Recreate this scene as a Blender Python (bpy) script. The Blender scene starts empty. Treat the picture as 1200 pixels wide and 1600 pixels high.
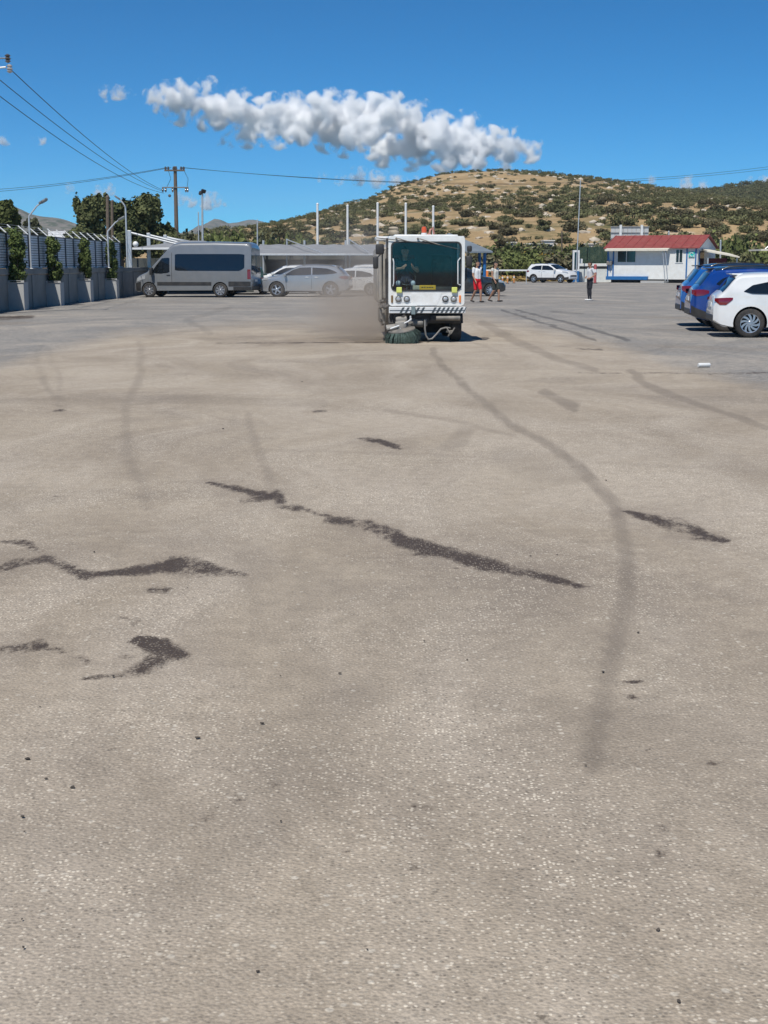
import bpy, bmesh, math, random
import numpy as np
from mathutils import Vector, Matrix
R = math.radians
random.seed(7); rng = np.random.default_rng(7)
SC = bpy.context.scene
COL = SC.collection

# ------------------------------------------------------------------ camera
F_PX, HZ, CAMH = 2100.0, 414.0, 1.6
PITCH = math.atan((800 - HZ) / F_PX)
cam = bpy.data.cameras.new('camera'); cam_o = bpy.data.objects.new('camera', cam); COL.objects.link(cam_o)
cam.sensor_fit = 'VERTICAL'; cam.sensor_height = 36.0; cam.lens = 36.0 * F_PX / 1600.0
cam.clip_start = 0.1; cam.clip_end = 30000
cam_o.location = (0, 0, CAMH); cam_o.rotation_euler = (R(90) - PITCH, 0, 0)
SC.camera = cam_o

# ------------------------------------------------------------------ light
SUNV = Vector((-0.23, -0.60, 1.0)).normalized()
SUN_EL = math.asin(SUNV.z); SUN_AZ = math.atan2(SUNV.x, SUNV.y)
world = bpy.data.worlds.new('World'); SC.world = world; world.use_nodes = True
wn = world.node_tree.nodes; wl = world.node_tree.links
bg = wn['Background']
sky = wn.new('ShaderNodeTexSky'); sky.sky_type = 'NISHITA'; sky.sun_disc = False
sky.sun_elevation = SUN_EL; sky.sun_rotation = SUN_AZ % (2 * math.pi)
sky.altitude = 50; sky.air_density = 0.42; sky.dust_density = 0.0; sky.ozone_density = 10.0
hs = wn.new('ShaderNodeHueSaturation'); hs.inputs['Saturation'].default_value = 1.17; wl.new(sky.outputs[0], hs.inputs['Color'])   # the phone's vivid blue
tint = wn.new('ShaderNodeMix'); tint.data_type = 'RGBA'; tint.blend_type = 'MULTIPLY'; tint.inputs[0].default_value = 1
tint.inputs[7].default_value = (0.42, 1.19, 1.04, 1); wl.new(hs.outputs[0], tint.inputs[6])
wl.new(tint.outputs[2], bg.inputs[0]); bg.inputs[1].default_value = 0.118
sun = bpy.data.lights.new('sun', 'SUN'); sun_o = bpy.data.objects.new('sun', sun); COL.objects.link(sun_o)
sun.energy = 4.8; sun.angle = R(0.5); sun.color = (1.0, 0.955, 0.88)
sun_o.rotation_euler = SUNV.to_track_quat('Z', 'Y').to_euler(); sun_o.location = (0, 0, 900)
SC.view_settings.view_transform = 'Standard'; SC.view_settings.look = 'None'
SC.view_settings.gamma = 1; SC.view_settings.exposure = 0.0; SC.view_settings.use_curve_mapping = False
cy = SC.cycles
cy.use_denoising = True
cy.max_bounces = 24; cy.diffuse_bounces = 3; cy.glossy_bounces = 3; cy.transmission_bounces = 4
cy.transparent_max_bounces = 12; cy.volume_bounces = 22; cy.volume_max_steps = 256
cy.caustics_reflective = False; cy.caustics_refractive = False
cy.sample_clamp_indirect = 6.0

# ------------------------------------------------------------------ pixel <-> place
cp, sp = math.cos(PITCH), math.sin(PITCH)
def ray(x, y):
    a, b = (x - 600) / F_PX, (800 - y) / F_PX
    return Vector((a, cp + b * sp, -sp + b * cp))
def at(x, y, Y):
    d = ray(x, y); t = Y / d.y
    return Vector((d.x * t, Y, CAMH + d.z * t))
def gnd(x, y):
    d = ray(x, y); t = -CAMH / d.z
    return Vector((d.x * t, d.y * t, 0))
def proj(X, Y, Z):
    z = Z - CAMH
    dep = Y * cp - z * sp; up = Y * sp + z * cp
    return 600 + F_PX * X / dep, 800 - F_PX * up / dep

# ------------------------------------------------------------------ materials
MATS = {}
def srgb(r, g, b):
    f = lambda c: ((c / 255 + 0.055) / 1.055) ** 2.4 if c > 10 else c / 255 / 12.92
    return (f(r), f(g), f(b))
def mat(name, col, rough=0.6, metal=0.0, var=0.12, scale=6.0, bump=0.0, bscale=40.0, coat=0.0, spec=0.5, dirt=None, dirt_amt=0.0, dirt_scale=3.0, emit=0.0):
    if name in MATS: return MATS[name]
    m = bpy.data.materials.new(name); m.use_nodes = True
    n, l = m.node_tree.nodes, m.node_tree.links
    b = n['Principled BSDF']
    b.inputs['Roughness'].default_value = rough; b.inputs['Metallic'].default_value = metal
    b.inputs['Coat Weight'].default_value = coat; b.inputs['Coat Roughness'].default_value = 0.04
    b.inputs['Specular IOR Level'].default_value = spec
    tc = n.new('ShaderNodeTexCoord')
    nz = n.new('ShaderNodeTexNoise'); nz.inputs['Scale'].default_value = scale; nz.inputs['Detail'].default_value = 6
    l.new(tc.outputs['Object'], nz.inputs['Vector'])
    mr = n.new('ShaderNodeMapRange'); mr.inputs[1].default_value = 0.3; mr.inputs[2].default_value = 0.7
    mr.inputs[3].default_value = 1 - var; mr.inputs[4].default_value = 1 + var
    l.new(nz.outputs[0], mr.inputs[0])
    mx = n.new('ShaderNodeMix'); mx.data_type = 'RGBA'; mx.blend_type = 'MULTIPLY'; mx.inputs[0].default_value = 1
    mx.inputs[6].default_value = (*col, 1); l.new(mr.outputs[0], mx.inputs[7])
    out = mx.outputs[2]
    if dirt:
        n2 = n.new('ShaderNodeTexNoise'); n2.inputs['Scale'].default_value = dirt_scale; n2.inputs['Detail'].default_value = 9; n2.inputs['Roughness'].default_value = 0.65
        l.new(tc.outputs['Object'], n2.inputs['Vector'])
        m2 = n.new('ShaderNodeMapRange'); m2.inputs[1].default_value = 0.42; m2.inputs[2].default_value = 0.72; m2.inputs[4].default_value = dirt_amt
        l.new(n2.outputs[0], m2.inputs[0])
        x2 = n.new('ShaderNodeMix'); x2.data_type = 'RGBA'; l.new(m2.outputs[0], x2.inputs[0]); l.new(out, x2.inputs[6]); x2.inputs[7].default_value = (*dirt, 1)
        out = x2.outputs[2]
    l.new(out, b.inputs['Base Color'])
    if bump:
        n3 = n.new('ShaderNodeTexNoise'); n3.inputs['Scale'].default_value = bscale; n3.inputs['Detail'].default_value = 4
        l.new(tc.outputs['Object'], n3.inputs['Vector'])
        bp = n.new('ShaderNodeBump'); bp.inputs['Strength'].default_value = bump; bp.inputs['Distance'].default_value = 0.02
        l.new(n3.outputs[0], bp.inputs['Height']); l.new(bp.outputs[0], b.inputs['Normal'])
    if emit:
        b.inputs['Emission Color'].default_value = (*col, 1); b.inputs['Emission Strength'].default_value = emit
    MATS[name] = m
    return m
def glass(name, tint, keep=0.5):
    """tinted sheet glass: part of the light goes straight through, the rest meets a dark glossy film"""
    if name in MATS: return MATS[name]
    m = bpy.data.materials.new(name); m.use_nodes = True
    n, l = m.node_tree.nodes, m.node_tree.links
    for q in list(n):
        if q.type == 'BSDF_PRINCIPLED': n.remove(q)
    o = n['Material Output']
    t = n.new('ShaderNodeBsdfTransparent'); t.inputs[0].default_value = (*[keep * c for c in tint], 1)
    g = n.new('ShaderNodeBsdfGlossy'); g.inputs[0].default_value = (1, 1, 1, 1); g.inputs['Roughness'].default_value = 0.03
    lw = n.new('ShaderNodeLayerWeight'); lw.inputs['Blend'].default_value = 0.5
    pw = n.new('ShaderNodeMath'); pw.operation = 'POWER'; pw.inputs[1].default_value = 5.0; l.new(lw.outputs['Facing'], pw.inputs[0])
    fr = n.new('ShaderNodeMath'); fr.operation = 'MULTIPLY_ADD'; fr.inputs[1].default_value = 0.94; fr.inputs[2].default_value = 0.022; l.new(pw.outputs[0], fr.inputs[0])   # Schlick reflectance of a pane, same from both sides
    mx = n.new('ShaderNodeMixShader'); l.new(fr.outputs[0], mx.inputs[0]); l.new(t.outputs[0], mx.inputs[1]); l.new(g.outputs[0], mx.inputs[2])
    l.new(mx.outputs[0], o.inputs[0])
    MATS[name] = m
    return m

# ------------------------------------------------------------------ mesh helpers
class MB:
    def __init__(s): s.v = []; s.f = []; s.m = []
    def add(s, vs, fs, mi=0):
        o = len(s.v); s.v += [tuple(p) for p in vs]; s.f += [tuple(o + i for i in f) for f in fs]; s.m += [mi] * len(fs)
    def box(s, c, d, rz=0, mi=0, taper=1.0, rx=0, ry=0):
        M = Matrix.Rotation(rz, 3, 'Z') @ Matrix.Rotation(ry, 3, 'Y') @ Matrix.Rotation(rx, 3, 'X'); c = Vector(c)
        vs = []
        for k in (-1, 1):
            t = taper if k > 0 else 1
            for i, j in ((-1, -1), (1, -1), (1, 1), (-1, 1)):
                vs.append(c + M @ Vector((i * d[0] / 2 * t, j * d[1] / 2 * t, k * d[2] / 2)))
        s.add(vs, [(3, 2, 1, 0), (4, 5, 6, 7), (0, 1, 5, 4), (1, 2, 6, 5), (2, 3, 7, 6), (3, 0, 4, 7)], mi)
        return s
    def bbox(s, c, d, bev=0.02, mi=0):
        """box with bevelled edges"""
        bm = bmesh.new(); bmesh.ops.create_cube(bm, size=1)
        for v in bm.verts: v.co = Vector((v.co.x * d[0], v.co.y * d[1], v.co.z * d[2])) + Vector(c)
        bmesh.ops.bevel(bm, geom=bm.edges[:], offset=bev, segments=2, affect='EDGES', profile=0.5)
        bm.verts.index_update()
        s.add([v.co for v in bm.verts], [[v.index for v in f.verts] for f in bm.faces], mi); bm.free()
        return s
    def tube(s, pts, r, n=8, mi=0, cap=True):
        pts = [Vector(p) for p in pts]; rs = r if hasattr(r, '__len__') else [r] * len(pts)
        vs = []; fs = []; up = None
        for i, p in enumerate(pts):
            d = (pts[min(i + 1, len(pts) - 1)] - pts[max(i - 1, 0)]).normalized()
            if up is None:
                up = Vector((0, 0, 1)) if abs(d.z) < 0.9 else Vector((1, 0, 0))
            a = d.cross(up).normalized(); b = a.cross(d).normalized(); up = b
            for k in range(n):
                t = 2 * math.pi * k / n; vs.append(p + (a * math.cos(t) + b * math.sin(t)) * rs[i])
        for i in range(len(pts) - 1):
            for k in range(n):
                fs.append((i * n + k, i * n + (k + 1) % n, (i + 1) * n + (k + 1) % n, (i + 1) * n + k))
        if cap:
            fs.append(tuple(range(n - 1, -1, -1))); o = (len(pts) - 1) * n; fs.append(tuple(o + k for k in range(n)))
        s.add(vs, fs, mi); return s
    def lathe(s, prof, n=24, axis='Z', c=(0, 0, 0), mi=0, close=False):
        """prof: (radius, height) pairs"""
        vs = []; fs = []
        for r, h in prof:
            for k in range(n):
                t = 2 * math.pi * k / n; a, b = r * math.cos(t), r * math.sin(t)
                vs.append({'Z': (a + c[0], b + c[1], h + c[2]), 'Y': (a + c[0], h + c[1], b + c[2]), 'X': (h + c[0], a + c[1], b + c[2])}[axis])
        m = len(prof)
        for i in range(m if close else m - 1):
            j = (i + 1) % m
            for k in range(n): fs.append((i * n + k, i * n + (k + 1) % n, j * n + (k + 1) % n, j * n + k))
        if not close:
            fs.append(tuple(range(n - 1, -1, -1))); fs.append(tuple((m - 1) * n + k for k in range(n)))
        s.add(vs, fs, mi); return s
    def prism(s, poly, y0, y1, plane='XZ', mi=0):
        """extrude a polygon; plane XZ extrudes along Y, YZ along X, XY along Z"""
        n = len(poly); f = {'XZ': lambda a, b, t: (a, t, b), 'YZ': lambda a, b, t: (t, a, b), 'XY': lambda a, b, t: (a, b, t)}[plane]
        s.add([f(a, b, y0) for a, b in poly] + [f(a, b, y1) for a, b in poly],
              [tuple(range(n)), tuple(range(2 * n - 1, n - 1, -1))] + [(i, (i + 1) % n, n + (i + 1) % n, n + i) for i in range(n)], mi); return s
    def ring(s, outer, inner, y0, y1, mi=0):
        """a frame in the XZ plane between two outlines with the same number of points, thickness along Y"""
        n = len(outer)
        vs = [(a, y0, b) for a, b in outer] + [(a, y0, b) for a, b in inner] + [(a, y1, b) for a, b in outer] + [(a, y1, b) for a, b in inner]
        fs = []
        for i in range(n):
            j = (i + 1) % n
            fs += [(i, j, n + j, n + i), (2 * n + j, 2 * n + i, 3 * n + i, 3 * n + j), (j, i, 2 * n + i, 2 * n + j), (n + i, n + j, 3 * n + j, 3 * n + i)]
        s.add(vs, fs, mi); return s
    def ball(s, c, r, n=12, m=8, mi=0):
        r = r if hasattr(r, '__len__') else (r, r, r)
        vs = [(c[0], c[1], c[2] - r[2])]; fs = []
        for i in range(1, m):
            p = math.pi * i / m
            for k in range(n):
                t = 2 * math.pi * k / n; vs.append((c[0] + r[0] * math.sin(p) * math.cos(t), c[1] + r[1] * math.sin(p) * math.sin(t), c[2] - r[2] * math.cos(p)))
        vs.append((c[0], c[1], c[2] + r[2]))
        for k in range(n): fs.append((0, 1 + (k + 1) % n, 1 + k))
        for i in range(m - 2):
            for k in range(n): a = 1 + i * n + k; b = 1 + i * n + (k + 1) % n; fs.append((a, b, b + n, a + n))
        t = len(vs) - 1; o = 1 + (m - 2) * n
        for k in range(n): fs.append((t, o + k, o + (k + 1) % n))
        s.add(vs, fs, mi); return s
    def mesh(s, name, mats, smooth=None):
        me = bpy.data.meshes.new(name); me.from_pydata(s.v, [], s.f)
        for m in (mats if isinstance(mats, (list, tuple)) else [mats]): me.materials.append(m)
        if any(s.m): me.polygons.foreach_set('material_index', s.m)
        bm = bmesh.new(); bm.from_mesh(me); bmesh.ops.recalc_face_normals(bm, faces=bm.faces); bm.to_mesh(me); bm.free()
        if smooth is not None:
            me.shade_smooth(); me.set_sharp_from_angle(angle=R(smooth))
        me.update(); return me
    def build(s, name, mats, parent=None, smooth=None, loc=None, rot=None):
        return link(name, s.mesh(name, mats, smooth), parent, loc, rot)
def link(name, me, parent=None, loc=None, rot=None):
    o = bpy.data.objects.new(name, me); COL.objects.link(o)
    if parent is not None: o.parent = parent
    if loc is not None: o.location = loc
    if rot is not None: o.rotation_euler = rot
    return o
def tag(o, label=None, cat=None, group=None, kind=None):
    if label: o['label'] = label
    if cat: o['category'] = cat
    if group: o['group'] = group
    if kind: o['kind'] = kind
    return o
def thing(name, label, cat, loc=(0, 0, 0), rz=0.0, group=None):
    o = bpy.data.objects.new(name, None); COL.objects.link(o); o.location = loc; o.rotation_euler = (0, 0, rz)
    o.empty_display_size = 0.2
    return tag(o, label, cat, group)
def copy_tree(o, parent=None):
    c = o.copy(); COL.objects.link(c); c.parent = parent
    for ch in o.children: copy_tree(ch, c)
    return c
def rrect(x0, x1, z0, z1, r, n=5):
    pts = []
    for cx, cz, a0 in ((x1 - r, z1 - r, 0), (x0 + r, z1 - r, 90), (x0 + r, z0 + r, 180), (x1 - r, z0 + r, 270)):
        for i in range(n + 1):
            a = R(a0 + 90 * i / n); pts.append((cx + r * math.cos(a), cz + r * math.sin(a)))
    return pts
def sm(x, a, b):
    t = np.clip((x - a) / (b - a), 0, 1); return t * t * (3 - 2 * t)
def vnoise(x, y, seed=0):
    """smooth value noise, numpy"""
    x = np.asarray(x, float); y = np.asarray(y, float)
    xi = np.floor(x).astype(np.int64); yi = np.floor(y).astype(np.int64); xf = x - xi; yf = y - yi
    def h(a, b):
        n = (a * 374761393 + b * 668265263 + seed * 1442695041) & 0xFFFFFFFF
        n = ((n ^ (n >> 13)) * 1274126177) & 0xFFFFFFFF
        return ((n ^ (n >> 16)) & 0xFFFF) / 65535.0
    u = xf * xf * (3 - 2 * xf); v = yf * yf * (3 - 2 * yf)
    return (h(xi, yi) * (1 - u) + h(xi + 1, yi) * u) * (1 - v) + (h(xi, yi + 1) * (1 - u) + h(xi + 1, yi + 1) * u) * v
def fbm(x, y, o=4, seed=0):
    t = 0; a = 0.5
    for i in range(o): t = t + a * vnoise(x * 2 ** i, y * 2 ** i, seed + i * 17); a *= 0.5
    return t / (1 - 0.5 ** o)

# ================================================================== GROUND
def poly_d(px, py, pts, ky):
    """distance in foreshortened picture units from every vertex to a polyline, plus the width interpolated along it"""
    best = np.full(px.shape, 1e9); wid = np.zeros(px.shape)
    for (x0, y0, w0), (x1, y1, w1) in zip(pts[:-1], pts[1:]):
        dx, dy = x1 - x0, (y1 - y0) * ky
        t = np.clip(((px - x0) * dx + (py - y0) * ky * dy) / (dx * dx + dy * dy + 1e-9), 0, 1)
        d = np.hypot(px - x0 - t * dx, (py - y0) * ky - t * dy)
        k = d < best; best = np.where(k, d, best); wid = np.where(k, w0 + t * (w1 - w0), wid)
    return best, wid
STAINS_SHADOW = [ # oil and water marks, dark streaks and a painted sweeper shadow: polylines of (x, y, half width), strength
    ([(322, 752, 3), (365, 763, 9), (408, 773, 10), (420, 776, 6)], 1.0),
    ([(385, 782, 10), (408, 779, 12), (430, 775, 8)], 0.8),
    ([(434, 768, 6), (440, 792, 10), (470, 793, 9), (490, 800, 4)], 0.85),
    ([(492, 803, 3), (515, 806, 5)], 0.8),
    ([(520, 814, 12), (560, 818, 17), (600, 832, 16), (625, 846, 16), (680, 859, 17), (740, 875, 20), (790, 888, 16), (850, 901, 11), (912, 918, 4)], 1.25),
    ([(640, 866, 4), (665, 869, 5)], 0.7),
    ([(0, 888, 14), (40, 880, 16), (75, 874, 12), (100, 885, 12), (135, 900, 13), (180, 896, 8), (215, 894, 10)], 0.95),
    ([(190, 896, 10), (240, 890, 20), (280, 884, 28), (320, 892, 26), (350, 893, 14), (385, 900, 8)], 0.95),
    ([(0, 846, 5), (40, 849, 10), (62, 862, 7)], 0.7), ([(232, 922, 8), (262, 924, 10)], 0.8), ([(130, 921, 5), (150, 922, 4)], 0.6),
    ([(0, 1016, 14), (35, 1008, 20), (62, 1005, 16), (85, 1013, 8)], 0.9), ([(90, 1012, 6), (130, 1030, 12), (145, 1034, 8)], 0.75),
    ([(222, 1000, 14), (245, 1008, 26), (286, 1024, 12)], 1.15), ([(262, 1026, 22), (225, 1042, 22), (195, 1056, 12)], 1.05),
    ([(190, 965, 8), (215, 972, 12)], 0.6), ([(130, 1060, 5), (190, 1057, 8)], 0.65), ([(185, 1026, 8), (210, 1027, 8)], 0.6),
    ([(970, 797, 3), (1010, 809, 10), (1045, 818, 18), (1075, 828, 18), (1100, 836, 10), (1135, 848, 5)], 1.15), ([(1085, 843, 6), (1130, 847, 6)], 1.0),
    ([(566, 687, 4), (595, 691, 8), (628, 702, 5)], 1.0), ([(488, 643, 3), (508, 642, 3)], 0.7), ([(86, 642, 3), (100, 641, 3)], 0.8),
    ([(895, 583, 1), (1010, 583, 1.5), (1120, 584, 3), (1200, 582, 4)], 0.6), ([(900, 545, 2), (940, 547, 3)], 0.6),
    ([(340, 536.5, 0.3), (420, 536, 0.8), (520, 535.5, 1.4), (600, 535, 2)], 0.9), ([(0, 497, 6), (50, 495, 4)], 0.9), ([(738, 529, 3), (760, 529, 3)], 0.8),  # dark streak, dark strip by the left wall, sweeper shadow painted at its right
    ([(1032, 1294, 5), (1034, 1312, 6), (1028, 1338, 7)], 0.75), ([(985, 1087, 6), (992, 1090, 6)], 0.9), ([(980, 1064, 4), (996, 1066, 4)], 0.8),
    ([(1010, 1172, 5), (1016, 1173, 5)], 0.8), ([(1112, 1192, 6), (1120, 1193, 6)], 0.8), ([(540, 1329, 5), (547, 1330, 5)], 0.9), ([(645, 1356, 6), (656, 1357, 6)], 0.9),
    ([(862, 1343, 5), (872, 1346, 5)], 0.9), ([(740, 1275, 5), (746, 1277, 5)], 0.7), ([(1112, 1425, 5), (1118, 1445, 4)], 0.6), ([(26, 1436, 6), (32, 1437, 6)], 0.7),
    ([(176, 1172, 5), (182, 1173, 5)], 0.7), ([(452, 975, 8), (460, 985, 6)], 0.5), ([(640, 1262, 12), (740, 1275, 16)], 0.42), ([(300, 1295, 14), (330, 1275, 22), (420, 1225, 26)], 0.42),
]
TRACKS = [ # tyre marks and swept arcs
    ([(676, 545, 5), (700, 580, 6), (745, 620, 7), (800, 662, 8), (860, 700, 9), (915, 738, 11), (950, 778, 12), (972, 825, 13), (982, 880, 15), (975, 950, 16), (960, 1025, 18), (938, 1120, 19), (925, 1200, 20)], 0.92),
    ([(215, 535, 5), (222, 560, 6), (216, 590, 7), (197, 640, 8), (195, 690, 10), (208, 735, 12), (235, 790, 12)], 0.6),
    ([(388, 648, 6), (400, 690, 8), (418, 740, 10), (432, 790, 10)], 0.6), ([(60, 540, 3), (58, 570, 4), (70, 600, 5), (96, 635, 5)], 0.7), ([(75, 545, 3), (92, 590, 4), (98, 632, 4)], 0.6),
    ([(783, 484, 1.2), (850, 505, 1.8), (930, 531, 2.4)], 1.2), ([(806, 484, 1.2), (890, 505, 1.8), (980, 531, 2.4)], 1.2), ([(860, 487, 2), (910, 490, 2)], 0.7),
    ([(755, 505, 8), (800, 530, 8), (870, 560, 7), (930, 578, 6)], 0.7), ([(985, 580, 7), (1010, 602, 8), (1060, 620, 7), (1120, 640, 6), (1200, 668, 6)], 0.8),
    ([(850, 612, 8), (895, 635, 12), (900, 640, 6)], 0.9), ([(330, 520, 6), (290, 500, 4), (360, 480, 4)], 0.5), ([(600, 640, 4), (700, 655, 5), (800, 680, 5)], 0.6),
    ([(730, 670, 14), (715, 690, 20), (695, 700, 10)], 0.55), ([(790, 715, 30), (850, 735, 50), (900, 745, 20)], 0.5), ([(640, 590, 30), (700, 600, 50), (780, 640, 30)], 0.3),
    ([(680, 560, 40), (660, 600, 50)], 0.3), ([(720, 655, 30), (800, 655, 40)], 0.25), ([(450, 600, 20), (620, 605, 40)], 0.3), ([(0, 627, 8), (130, 630, 10), (300, 625, 12), (500, 630, 14)], 0.4),
    ([(100, 560, 4), (300, 562, 8), (420, 560, 6)], 0.3), ([(250, 1420, 60), (380, 1300, 80), (470, 1200, 80), (560, 1100, 50)], 0.6), ([(0, 1300, 60), (130, 1320, 60), (330, 1290, 70)], 0.5), ([(640, 1260, 50), (700, 1350, 80), (850, 1420, 70)], 0.4),
    ([(380, 870, 20), (400, 960, 14), (395, 1010, 10)], 0.35), ([(0, 780, 20), (60, 830, 20), (90, 835, 10)], 0.3), ([(900, 1290, 60), (1200, 1295, 50)], 0.35), ([(0, 1400, 60), (100, 1480, 90), (150, 1600, 120)], 0.42),
    ([(600, 560, 20), (590, 580, 30)], 0.25), ([(1040, 680, 30), (1200, 760, 40)], 0.3), ([(940, 1130, 40), (950, 1300, 60), (960, 1600, 80)], 0.22),
]
def build_ground():
    xs = np.concatenate([[-3000, -1200, -500, -200, -90, -50, -34, -26, -20, -17], np.arange(-15, -5, 0.09), np.arange(-5, 6, 0.045), np.arange(6, 15.01, 0.09), [17, 20, 26, 34, 50, 90, 200, 500, 1200, 3000]])
    ys = np.concatenate([[-250, -80, -30, -10, -3, 0, 1.5], 2.4 * 1.008 ** np.arange(0, 438), [85, 92, 100, 115, 135, 160, 200, 300, 500, 900, 1800, 3200, 5000]])
    X, Y = np.meshgrid(xs, ys); nx, ny = len(xs), len(ys)
    Z = np.zeros_like(X)
    fine = (np.abs(X) < 15) & (Y > 2) & (Y < 80)
    Z = np.where(fine, 0.02 * (fbm(X * 0.35, Y * 0.35, 2, 5) - 0.5), 0.0)
    v = np.stack([X.ravel(), Y.ravel(), Z.ravel()], 1)
    i = np.arange((ny - 1) * (nx - 1)); a = (i // (nx - 1)) * nx + i % (nx - 1)
    f = np.stack([a, a + 1, a + nx + 1, a + nx], 1)
    me = bpy.data.meshes.new('ground'); me.from_pydata(v.tolist(), [], f.tolist())
    Yc = np.maximum(Y, 1.0).ravel(); Xr = X.ravel()
    px, py = proj(Xr, Yc, 0.0)
    px = px + 14 * (fbm(Xr * 1.3, Yc * 0.9, 3, 3) - 0.5); py = py + (4 * (fbm(Xr * 2.1, Yc * 0.8, 3, 9) - 0.5)) * np.clip((py - 440) / 300, 0, 1.2)
    stain_shadow = np.zeros(len(Xr)); track = np.zeros(len(Xr)); halo = np.zeros(len(Xr))
    for pts, s in STAINS_SHADOW:
        d, w = poly_d(px, py, pts, 2.0 if len(pts) > 2 else 1.8)
        stain_shadow = np.maximum(stain_shadow, s * np.clip(1.25 - d / (1.3 * w + 1), 0, 1))
        if s > 0.7 and len(pts) > 2: halo = np.maximum(halo, s * np.exp(-(d / (3.2 * w + 8)) ** 2))
    ra = np.random.default_rng(12)
    for _ in range(34):     # faint arcs left by turning tyres
        x0, y0 = ra.uniform(-9, 9), ra.uniform(3, 30); hd_ = ra.normal(0, 0.45) + (0 if ra.uniform() < 0.75 else 1.3); cu = ra.normal(0, 0.07); pts = []; x_, y_ = x0, y0
        w_ = ra.uniform(0.05, 0.14); ln = int(ra.uniform(6, 16))
        for k in range(ln): pts.append((x_, y_, w_)); x_ += math.sin(hd_) * 0.7; y_ += math.cos(hd_) * 0.7; hd_ += cu
        d, w = poly_d(Xr, Yc, pts, 1.0); track = np.maximum(track, ra.uniform(0.18, 0.42) * np.clip(1.5 - d / w, 0, 1) * (0.6 + 0.8 * fbm(Xr * 1.1, Yc * 1.1, 2, 40)))
    for pts, s in TRACKS:
        d, w = poly_d(px, py, pts, 1.6)
        track = np.maximum(track, s * np.where(w > 40, np.exp(-(d / (w * 1.1)) ** 2) * (0.55 + 0.9 * (fbm(Xr * 1.7, Yc * 1.7, 4, 60) - 0.1)), np.clip(2.1 - 1.8 * d / (w + 1), 0, 1)))
    lim = np.interp(px, [0, 90, 200, 400, 600, 700, 800, 950, 1050, 1200], [572, 545, 520, 505, 500, 485, 505, 535, 568, 606])
    dust = sm(py, lim - 28, lim + 22)
    dust = np.maximum(dust, 0.35 * np.exp(-((px - 640) / 260) ** 2) * sm(py, 455, 500))
    ca = me.color_attributes.new('wear_shadow', 'FLOAT_COLOR', 'POINT')
    ca.data.foreach_set('color', np.stack([stain_shadow, dust, track, halo], 1).astype(np.float32).ravel())
    m = bpy.data.materials.new('dusty_asphalt'); m.use_nodes = True
    n, l = m.node_tree.nodes, m.node_tree.links; b = n['Principled BSDF']
    b.inputs['Roughness'].default_value = 0.85; b.inputs['Specular IOR Level'].default_value = 0.25
    geo = n.new('ShaderNodeNewGeometry')
    def noise(scale, det=5, rough=0.55, vec=None):
        q = n.new('ShaderNodeTexNoise'); q.inputs['Scale'].default_value = scale; q.inputs['Detail'].default_value = det; q.inputs['Roughness'].default_value = rough
        l.new(vec or geo.outputs['Position'], q.inputs['Vector']); return q.outputs[0]
    def rng_(v, a, b_, c=0.0, d=1.0):
        q = n.new('ShaderNodeMapRange'); q.inputs[1].default_value = a; q.inputs[2].default_value = b_; q.inputs[3].default_value = c; q.inputs[4].default_value = d
        l.new(v, q.inputs[0]); return q.outputs[0]
    def math_(op, a, b_):
        q = n.new('ShaderNodeMath'); q.operation = op
        for k, z in enumerate((a, b_)):
            if isinstance(z, (int, float)): q.inputs[k].default_value = z
            else: l.new(z, q.inputs[k])
        return q.outputs[0]
    def mix(f, a, b_, mode='MIX'):
        q = n.new('ShaderNodeMix'); q.data_type = 'RGBA'; q.blend_type = mode
        for k, z in ((0, f), (6, a), (7, b_)):
            if isinstance(z, (int, float)): q.inputs[k].default_value = z
            elif isinstance(z, tuple): q.inputs[k].default_value = (*z, 1)
            else: l.new(z, q.inputs[k])
        return q.outputs[2]
    at_ = n.new('ShaderNodeVertexColor'); at_.layer_name = 'wear_shadow'
    se = n.new('ShaderNodeSeparateColor'); l.new(at_.outputs[0], se.inputs[0])
    st, du, tr = se.outputs[0], se.outputs[1], se.outputs[2]
    big = noise(0.28, 6, 0.6); med = noise(1.3, 6, 0.6); fine_ = noise(9, 6, 0.65); grit = noise(85, 3, 0.6)
    # long sweeping streaks, left by the machine
    mp = n.new('ShaderNodeMapping'); mp.inputs['Scale'].default_value = (1.25, 0.30, 1); mp.inputs['Rotation'].default_value = (0, 0, R(14))
    wz = n.new('ShaderNodeTexNoise'); wz.inputs['Scale'].default_value = 0.16; wz.inputs['Detail'].default_value = 2; l.new(geo.outputs['Position'], wz.inputs['Vector'])
    wv = n.new('ShaderNodeVectorMath'); wv.operation = 'MULTIPLY_ADD'; l.new(wz.outputs['Color'], wv.inputs[0]); wv.inputs[1].default_value = (6, 6, 0); l.new(geo.outputs['Position'], wv.inputs[2]); l.new(wv.outputs[0], mp.inputs['Vector'])
    streak = noise(1.0, 7, 0.6, mp.outputs[0])
    dmask = math_('ADD', du, math_('MULTIPLY', math_('SUBTRACT', med, 0.5), 0.7))
    dmask = rng_(dmask, 0.25, 0.9)
    asphalt = mix(rng_(fine_, 0.3, 0.7), (0.175, 0.170, 0.163), (0.27, 0.258, 0.242))
    dustc = mix(rng_(big, 0.35, 0.68), (0.290, 0.242, 0.188), (0.392, 0.333, 0.260))
    dustc = mix(math_('MULTIPLY', rng_(streak, 0.42, 0.68), 0.55), dustc, (0.46, 0.40, 0.33))
    dustc = mix(math_('MULTIPLY', rng_(noise(0.9, 7, 0.62, mp.outputs[0]), 0.52, 0.72), 0.5), dustc, (0.255, 0.215, 0.175))
    col = mix(dmask, asphalt, dustc)
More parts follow.
